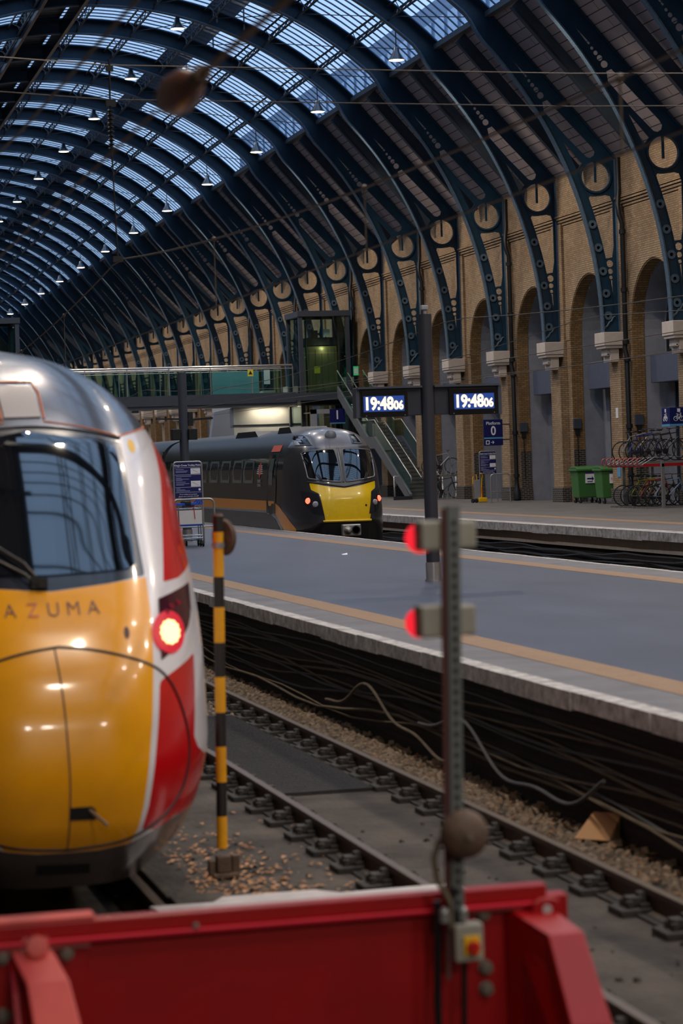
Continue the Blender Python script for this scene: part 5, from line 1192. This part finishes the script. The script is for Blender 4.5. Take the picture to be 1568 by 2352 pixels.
# two-tier rack
rk=thing('cycle_rack','two-tier grey and red cycle rack by the arcade wall','cycle rack',(28.2,74,0))
for yy in (72.25,75.85):
    for xx in (27.75,28.75):
        mb=MB(); mb.box(xx-.05,xx+.05,yy-.05,yy+.05,0,1.5); mb.box(xx-.1,xx+.1,yy-.1,yy+.1,0,.015); build('post',mb,m_rackgrey,rk,bevel=.01)
for xx in (27.75,28.75):
    mb=MB(); mb.box(xx-.04,xx+.04,72.2,75.9,1.32,1.42); build('beam',mb,m_rackgrey,rk)
for i in range(9):
    y=72.4+i*.41
    mb=MB(); mb.prism([(27.05,1.42),(28.98,1.50),(28.98,1.44),(27.05,1.36)],'y',y-.035,y+.035); tray=build('tray',mb,m_rackgrey,rk)
    mb=MB(); mb.box(27.15,28.7,y-.042,y-.034,1.33,1.43); build('red_side',mb,m_rackred,tray)
    mb=MB(); mb.tube([(27.03+.085*math.cos(k*PI/8+.6),y,1.5+.11*math.sin(k*PI/8+.6)) for k in range(13)],.02,n=6); build('grip_loop',mb,m_pink,tray,smooth=60)
    mb=MB(); mb.tube([(27.1,y-.05,1.40),(27.5,y-.05,1.62)],.012,n=6); mb.tube([(27.5,y-.05,1.62),(28.4,y-.05,1.62)],.007,n=5); build('lift_lever',mb,m_galv,tray)
    mb=MB(); mb.box(27.2,28.9,y-.03,y+.03,.0,.05); build('floor_channel',mb,m_rackgrey,rk)
fr=thing('cycle_rack','grey two-level cycle rack beyond the staircase, seen past the clock column','cycle rack',(28.5,100.7,0))
mb=MB(); mb.bar((27.8,100.5,1.02),(29.2,100.5,1.02),.06,.1); mb.bar((27.8,101.3,1.02),(29.2,101.3,1.02),.06,.1); build('upper_rail',mb,m_rackgrey,fr)
mb=MB(); mb.bar((27.8,100.5,0),(29.2,100.5,0.0),.06,.06); build('lower_rail',mb,m_rackgrey,fr)
for k in range(7):
    mb=MB(); xx=27.85+k*.2; mb.tube([(xx,100.45,0),(xx+.1,100.45,.35),(xx+.02,100.45,.02)],.012); mb.tube([(xx,100.45,1.05),(xx+.08,100.45,1.3),(xx+.02,100.45,1.06)],.012); build('wheel_hoop',mb,m_galv,fr)
for xx in (27.9,28.5,29.1): mb=MB(); mb.bar((xx,100.5,0),(xx+.12,100.9,1.02),.05,.05); build('leg',mb,m_galv,fr)
# cycle parking sign box
t=thing('cycle_sign','blue box sign with white bicycle symbols over the bike rack','sign',(28.9,73.2,2.6))
mb=MB(); mb.box(28.3,29.0,72.9,73.6,2.6,3.2); build('sign_box',mb,m_navy,t,bevel=.01)
mb=MB(); mb.box(28.29,29.0,72.89,73.61,2.6,2.67); build('blue_band',mb,m_cyan,t)
def bikesym(par,o,ax):
    mb=MB()
    def Q(u,v): return (o[0]+(u if ax=='x' else 0),o[1]-(u if ax=='y' else 0),o[2]+v)
    for c in (-.1,.1): mb.tube([Q(c+.07*math.cos(k*PI/8),.07*math.sin(k*PI/8)) for k in range(16)],.009,n=5,closed=True)
    for a,b in (((-.1,0),(-.04,.12)),((-.04,.12),(.07,.12)),((.1,0),(.06,.17)),((0,.0),(.07,.12)),((-.1,0),(0,0)),((0,0),(-.05,.15)),((-.08,.15),(-.02,.15)),((.03,.18),(.09,.17))): mb.bar(Q(*a),Q(*b),.014,.014)
    build('bicycle_symbol',mb,m_signwhite,par)
bikesym(t,(28.6,72.885,2.84),'x'); bikesym(t,(28.285,73.25,2.84),'y')
mb=MB(); mb.box(28.56,28.66,72.885,72.9,3.05,3.16); mb.box(28.285,28.30,73.2,73.3,3.05,3.16); build('train_symbol',mb,m_signwhite,t)
# small notices on the arcade piers
def notice(k,z,w,h,lab,mt):
    y=RY(k); mb=MB(); mb.box(XW-.318,XW-.302,y-.1-w/2,y-.1+w/2,z,z+h); tag(build('wall_notice',mb,mt),lab,'notice')
notice(1,3.0,.22,.36,'small white notice on the pier between the bins and the bike rack',m_signwhite)
notice(1,.95,.3,.5,'pale blue notice low on the pier behind the bike rack',m_cyan)
# ---------------------------------------------------------------- footbridge, lifts and staircase beyond the trains
BY0,BY1=116.2,119.0; DZ0,DZ1=4.62,5.2
fb=thing('footbridge','grey footbridge with glass parapets crossing the tracks behind the dark train','footbridge',(12,117.5,DZ0))
mb=MB(); mb.box(-1.2,25.6,BY0,BY1,DZ0,DZ1); build('deck_beam',mb,m_charcoal2,fb)
mb=MB(); mb.box(-1.2,25.6,BY0-.05,BY0+.0,DZ0+.12,DZ1+.04); build('fascia',mb,m_charcoal2,fb)
for yy,nm in ((BY0+.03,'front'),(BY1-.05,'back')):
    mb=MB(); mb.tube([(-1.2,yy,6.62),(25.5,yy,6.58)],.05,n=8); build('handrail',mb,m_steel,fb,smooth=50)
    mb=MB(); mb.tube([(-1.2,yy,6.45),(25.5,yy,6.42)],.02,n=6); build('lower_rail',mb,m_galv,fb)
    for k in range(13):
        x=-1.1+k*2.05; mb=MB(); mb.box(x,x+1.99,yy-.008,yy+.008,DZ1,6.45); build('glass_panel',mb,m_gglass,fb)
        mb=MB(); mb.box(x+1.99,x+2.03,yy-.03,yy+.03,DZ1,6.55); build('baluster',mb,m_galv,fb)
# things on the deck seen through the parapet
mb=MB(); mb.box(24.25,24.55,BY0+.9,BY0+.96,5.7,6.4); tag(build('deck_notice',mb,m_signwhite),'white notice with symbols on the footbridge next to the lift','notice')
mb=MB(); mb.prism([(23.25,6.08),(23.53,6.08),(23.53,6.4),(23.25,6.4)],'y',BY0-.02,BY0-.012); o=build('warning_sign',mb,m_yellowbox); tag(o,'yellow warning sign on the footbridge parapet glass','sign')
mb=MB(); mb.prism([(23.29,6.17),(23.49,6.17),(23.39,6.35)],'y',BY0-.026,BY0-.02); build('black_triangle',mb,m_black,o)
mb=MB(); mb.box(21.7,24.05,BY0+1.2,BY0+1.3,5.2,6.35); tag(build('glass_screen',mb,M('pale_teal_screen',(112,166,176),.15,spec=.6)),'pale teal glass screen standing on the footbridge deck','screen')
def lift(x0,x1,y0,y1,ztop,lab,cabz,full=True):
    t=thing('lift_tower',lab,'lift',((x0+x1)/2,(y0+y1)/2,0)); w=.2
    for x in (x0,x1-w):
        for y in (y0,y1-w):
            mb=MB(); mb.box(x,x+w,y,y+w,0,ztop); build('corner_post',mb,m_charcoal2,t)
    mb=MB(); 
    for a in ((x0-.05,x1+.05,y0-.05,y0+w,ztop-.22,ztop+.05),(x0-.05,x1+.05,y1-w,y1+.05,ztop-.22,ztop+.05),(x0-.05,x0+w,y0+w,y1-w,ztop-.22,ztop+.05),(x1-w,x1+.05,y0+w,y1-w,ztop-.22,ztop+.05)): mb.box(*a)
    mb.box(x0,x1,y0,y1,ztop-.05,ztop); build('roof_frame',mb,m_charcoal2,t)
    mb=MB(); mb.box(x0,x1,y0+.03,y1-.03,DZ0,DZ1); build('floor_band',mb,m_black,t)
    zs=[0,1.5,3.0,DZ0-.02] if full else [DZ1]
    for za,zb in zip([0.0,2.3,DZ1+.0,7.2],[2.3,DZ0,7.2,ztop-.22]):
        mb=MB(); mb.box(x0+w,x1-w,y0+.06,y0+.075,za+.02,zb-.02); build('front_pane',mb,m_gglass,t)
        mb=MB(); mb.box(x0+.06,x0+.075,y0+w,y1-w,za+.02,zb-.02); build('side_pane',mb,m_gglass,t)
        mb=MB(); mb.box(x1-.075,x1-.06,y0+w,y1-w,za+.02,zb-.02); build('side_pane',mb,m_gglass,t)
        for x in (x0+w+.08,x1-w-.08):
            mb=MB(); mb.cyl((x,y0+.02,zb-.2),(x,y0+.06,zb-.2),.035,n=10); build('glass_clamp',mb,m_steel,t)
    mb=MB(); mb.box(x0+.55,x1-.55,y0+.6,y1-.5,cabz,cabz+2.35); cab=build('lift_car',mb,m_liftcab,t)
    xm=(x0+x1)/2
    mb=MB()
    for k in range(4): xx=x0+.62+k*(x1-x0-1.3)/4; mb.box(xx,xx+(x1-x0-1.3)/4-.03,y0+.56,y0+.6,cabz+.1,cabz+2.2)
    build('car_doors',mb,M('bronze_door_%s'%lab[:4].strip(),(132,122,86),.35,metal=.3),cab)
    mb=MB(); mb.box(xm-.45,xm-.15,y0+.54,y0+.56,cabz+1.0,cabz+1.35); build('yellow_notice',mb,m_yellowbox,cab)
    mb=MB(); mb.box(x0+.5,x1-.5,y0+.7,y1-.6,cabz+2.4,cabz+2.8); mb.box(x0+.8,x0+1.1,y0+.6,y0+.9,cabz+2.8,cabz+3.15); mb.tube([(x0+.45,y0+.5,0),(x0+.45,y0+.5,ztop-.2)],.05); mb.tube([(x1-.45,y0+.5,0),(x1-.45,y0+.5,ztop-.2)],.05); build('lift_machinery',mb,m_dark,t)
    mb=MB(); mb.box(xm+.1,xm+.4,y0+.5,y0+.7,cabz+2.85,cabz+3.2); build('motor_box',mb,m_clad,t)
    l=bpy.data.lights.new('lift_light','POINT'); l.energy=22; l.color=(1,.9,.6); l.shadow_soft_size=.3; o=bpy.data.objects.new('lift_light',l); C.objects.link(o); o.parent=t; o.location=(0,-.2-(y1-y0)/2+.75,cabz+2.2); addkid(t,o)
    return t
lift(26.2,28.8,117.6,120.6,9.25,'glass lift tower beside the footbridge, standing by the arcade wall',5.2)
lift(9.0,12.5,119.05,122,9.3,'glass lift tower on the left, rising behind the red and yellow train',5.2)
# staircase rising away along the wall
st=thing('staircase','grey staircase with glass balustrades rising along the arcade wall to the footbridge','staircase',(28.4,108,0))
sx0,sx1=27.75,29.1; y=103.3; z=0; n=0; steps=[]
for fl in range(2):
    for k in range(15):
        mb=MB(); mb.box(sx0+.06,sx1-.06,y,y+.42,z,z+.173); mb.box(sx0+.06,sx1-.06,y-.02,y+.40,z+.148,z+.173); build('step',mb,m_tread,st)
        y+=.385; z+=.173
    if fl==0:
        mb=MB(); mb.box(sx0,sx1,y,y+1.3,z-.15,z); build('landing',mb,m_tread,st); y+=1.3
ytop=y
L1=[(103.0,0,),(103.3+15*.385,15*.173),(103.3+15*.385+1.3,15*.173),(ytop,5.19)]
for xx,nm in ((sx0,'left'),(sx1-.05,'right')):
    mb=MB(); mb.prism([(L1[0][0],-.0),(L1[0][0],.25)]+[(a+.0,b+.28) for a,b in L1[1:]]+[(a,b-.28) for a,b in reversed(L1[1:])]+[(103.6,0)],'x',xx-.04,xx+.06); build('stringer',mb,M('stringer_grey',(98,100,106),.5) if nm=='left' else m_charcoal2,st)
    mb=MB(); mb.tube([(xx,a,b+1.05) for a,b in L1],.028,n=8); mb.tube([(xx,L1[0][0],1.05),(xx,L1[0][0]-.15,.98),(xx,L1[0][0]-.15,.75)],.028,n=8); build('handrail',mb,m_steel,st,smooth=50)
    for (a,b),(c,d) in zip(L1,L1[1:]):
        mb=MB(); mb.prism([(a+.05,b+.3),(c-.05,d+.3),(c-.05,d+1.0),(a+.05,b+1.0)],'x',xx-.01,xx+.01); build('glass_balustrade',mb,m_gglass,st)
mb=MB(); xm=(sx0+sx1)/2; mb.tube([(xm,a+.6,b+.95) for a,b in L1],.025,n=8); build('centre_handrail',mb,m_steel,st,smooth=50)
mb=MB(); mb.box(25.6,29.05,ytop,ytop+1.4,DZ0+.2,DZ1); mb.box(25.6,25.7,BY0,BY1,DZ0,DZ1); build('top_landing',mb,m_charcoal2,st)
mb=MB(); mb.box(28.7,28.95,ytop+.5,ytop+.53,6.0,6.45); g=build('exit_sign',mb,EM('green_exit_glow',(70,190,120),.5)); tag(g,'green lit emergency exit sign at the head of the staircase','sign')
mb=MB(); mb.box(28.74,28.91,ytop+.49,ytop+.5,6.1,6.35); build('running_figure',mb,m_signwhite,g)
mb=MB(); mb.bar((28.82,ytop+.5,6.45),(29.3,ytop+.5,6.6),.03,.03); build('bracket',mb,m_charcoal,g)
# pale railings by the foot of the stairs
t=thing('guard_rail','low steel guard rail beside the foot of the staircase','rail',(27.1,103.4,0))
mb=MB(); mb.tube([(26.9,102.6,0),(26.9,102.6,1.05),(27.15,102.6,1.05),(27.55,102.6,.2),(27.6,102.6,.12)],.03,n=8); build('rail_tube',mb,m_steel,t,smooth=50)
mb=MB(); mb.box(26.85,27.7,102.55,102.65,.0,.16); build('base_beam',mb,m_charcoal,t)
# clad enclosure with a lit wall under the bridge
e=thing('clad_enclosure','white clad enclosure with a lit wall seen under the footbridge','enclosure',(24.5,124,0))
mb=MB(); mb.box(23.6,27.2,122,128,0,4.9); build('clad_wall',mb,m_clad,e)
mb=MB(); mb.box(23.55,27.2,121.96,122.0,3.75,3.8); mb.box(23.55,27.2,121.96,122,2.2,2.24); build('panel_joint',mb,m_charcoal,e)
mb=MB(); mb.prism([(23.6,0),(23.6,4.7),(22.6,4.5),(21.9,0)],'y',122.0,122.6); build('sloping_panel',mb,M('blue_grey_cladding',(150,156,172),.5),e)
mb=MB(); mb.box(23.4,27.3,121.2,122.0,4.75,4.95); build('canopy',mb,m_charcoal2,e)
mb=MB(); mb.box(24.6,26.2,121.55,121.7,4.69,4.75); build('tube_lamp',mb,EM('tube_glow',(255,236,190),3.0),e)
l=bpy.data.lights.new('enclosure_light','AREA'); l.shape='RECTANGLE'; l.size=1.8; l.size_y=.15; l.energy=26; l.color=(1,.88,.62); o=bpy.data.objects.new('enclosure_light',l); C.objects.link(o); o.parent=e; o.location=(.9,-2.4,4.66); addkid(e,o)
# platform 1 number sign
t=thing('platform_number_sign','small blue sign with a white figure 1 left of the clock','sign',(27.5,115.6,3.62))
x0,x1,z0,z1,y=27.15,27.92,3.62,4.35,115.6
mb=MB(); mb.box(x0,x1,y-.03,y+.05,z0,z1); build('sign_board',mb,m_navy,t)
mb=MB(); mb.box(x0,x1,y-.036,y-.029,z0,z0+.05); build('blue_band',mb,m_cyan,t)
text_on(t,'numeral_one','1',.62,(x0+x1)/2,y-.034,z0+.41,m_signwhite,bold=.004)
mb=MB(); mb.box(26.2,x0,y-.05,y+.1,z1-.22,z1); mb.box(26.2,26.5,y-.05,y+.1,2.9,z1); build('bracket_arm',mb,m_grey,t)
mb=MB(); mb.bar((26.3,y,4.2),(26.3,117.7,4.2),.06,.06); mb.bar((27.5,y,4.0),(27.5,117.65,4.0),.06,.06); build('fixing_arm',mb,m_charcoal2,t)
# ---------------------------------------------------------------- office block outside the roof
ob=thing('office_building','blue-grey office block seen through the lower skylights','building',(52,160,0))
mb=MB(); mb.box(46,60,98,230,0,33.0); build('facade',mb,M('blue_grey_facade',(104,124,150),.5),ob)
for f_ in range(5):
    mb=MB(); z=31.6-f_*3.2
    for j in range(40): mb.box(45.9,46,100+j*3.2,102.3+j*3.2,z-1.7,z)
    build('window_row',mb,M('office_glass_%d'%f_,(150,172,200),.2),ob)
# ---------------------------------------------------------------- overhead line equipment
def wire(pts,r,lab,cat='wire',mat=None,n=5):
    mb=MB(); mb.tube(pts,r,n=n); return tag(build('overhead_wire',mb,mat or m_wire,smooth=60),lab,cat,'overhead line wires')
wire([(5.07,y,3.75) for y in range(6,190,4)],.008,'contact wire above the empty track')
def mess(x,lab,z0=4.2,zs=.73,y0=13,half_=21.5,ys=range(6,190,1),r=.009):
    pts=[]
    for y in ys:
        u=((y-y0+half_)%(2*half_))-half_; pts.append((x,y,z0+zs*(u/half_)**2))
    return wire(pts,r,lab)
mess(5.07,'sagging messenger wire above the empty track',r=.011)
for i,y in enumerate((13.7,20,27,41,48,55,62)):
    u=((y-13+21.5)%43)-21.5; z=4.2+.73*(u/21.5)**2
    mb=MB(); mb.tube([(5.07,y,z),(5.07,y,3.75)],.006 if i else .008); mb.sphere((5.07,y,z),.03,8,6); tag(build('wire_dropper',mb,m_wire),['nearest','second','third','fourth','fifth','sixth','farthest'][i]+' vertical dropper between the wires over the empty track','dropper','droppers over the empty track')
wire([(1.75,10.6,3.55),(1.75,22,3.55),(1.75,60,3.6),(1.75,120,3.6)],.008,'contact wire over the express train beyond the brown insulator')
wire([(1.75,-18,3.4),(1.75,5,3.5),(1.75,9.45,3.53)],.014,'thick tension rod running from the brown insulator towards the camera')
wire([(1.75,-18,3.95),(1.75,6,4.08),(1.75,11,4.12),(1.75,16,4.22),(1.75,34,4.9),(1.75,55,4.25),(1.75,77,4.9)],.011,'messenger wire over the express train at upper left')
ins=thing('line_insulator','large brown egg-shaped insulator hanging on the wire at upper left','insulator',(1.75,10,3.54))
mb=MB(); mb.lathe([(.015,0),(.035,.05),(.06,.12),(.08,.24),(.088,.38),(.08,.52),(.055,.64),(.035,.70),(.03,.78),(.012,.82)],(1.75,9.6,3.53),(0,1,.02),n=20); build('ceramic_body',mb,m_ins,ins,smooth=50)
mb=MB(); mb.cyl((1.75,9.42,3.53),(1.75,9.66,3.53),.035,n=10); build('end_fitting',mb,m_rust,ins)
for z,lab in ((7.66,'upper'),(7.17,'lower')): wire([(XL+.2,34.5,z+.5),(5,34.5,z+.05),(12,34.5,z-.05),(20,34.5,z-.02),(XW-.1,34.5,z+.45)],.009,lab+' span wire crossing the hall from side to side')
hi=thing('hanging_insulator','ribbed dark insulator string hanging from the span wires above the empty track','insulator',(5.04,34.5,4.93))
mb=MB(); mb.tube([(5.05,34.5,7.8),(5.04,34.5,7.1)],.016); mb.tube([(5.04,34.5,6.5),(5.07,34.5,4.93)],.012); mb.box(4.98,5.12,34.46,34.54,7.12,7.22); mb.box(5.0,5.1,34.46,34.54,7.62,7.7); mb.box(5.0,5.14,34.46,34.54,4.9,4.98); build('hanger_rod',mb,m_black,hi)
prof=[]
for k in range(10): prof+=[(.022,k*.06),(.055,k*.06+.02),(.022,k*.06+.04)]
mb=MB(); mb.lathe(prof,(5.04,34.5,6.5),n=12); build('ribbed_insulator',mb,m_black,hi)
for x,a in ((15.4,'dark train'),(18.72,'far track')):
    wire([(x,20,3.95),(x,200,3.95)],.008,'contact wire above the '+a); mess(x,'sagging messenger wire above the '+a,4.45,.6,30,23,range(20,200,2))
wire([(21.2,30,4.4),(21.2,60,4.2),(21.2,100,4.5)],.008,'thin feeder wire above the far platform edge')

# ---------------------------------------------------------------- floodlights of the concourse behind the camera
def flood(x,y,z,lab,tx):
    t=thing('concourse_floodlight',lab,'lamp',(x,y,z),'concourse floodlights'); d=(Vector((tx,22,-.5))-Vector((x,y,z))).normalized()
    mb=MB(); a=Vector((x,y,z)); mb.bar(a-d*.12,a,.9,.3); build('housing',mb,m_grey,t)
    mb=MB(); mb.bar(a,a+d*.01,.8,.22); build('lit_face',mb,EM('flood_glow',(255,238,214),6.0) if 'flood_glow' not in MATS else MATS['flood_glow'],t)
    mb=MB(); zr_=(16.92-(3.05-x)*1.14 if x<3.05 else 6+math.sqrt(214-(x-13.97)**2))-.3; mb.tube([a-d*.1,a+Vector((0,-.3,1.2)),(x,y-.3,zr_)],.03); build('drop_rod',mb,m_black,t)
    l=bpy.data.lights.new('flood_light','AREA'); l.shape='RECTANGLE'; l.size=.8; l.size_y=.22; l.energy=FLOOD_W; l.color=(1,.9,.76); l.spread=math.radians(130)
    o=bpy.data.objects.new('flood_light',l); C.objects.link(o); o.parent=t; o.location=d*.03; o.rotation_euler=d.to_track_quat('-Z','Y').to_euler(); addkid(t,o)
for x,tx,lab in ((.6,1.5,'concourse floodlight behind the camera, on the left'),(3.4,3,'concourse floodlight behind the camera, in the middle'),(8.5,6,'concourse floodlight behind the camera, on the right')): flood(x,-5,6.2,lab,tx)
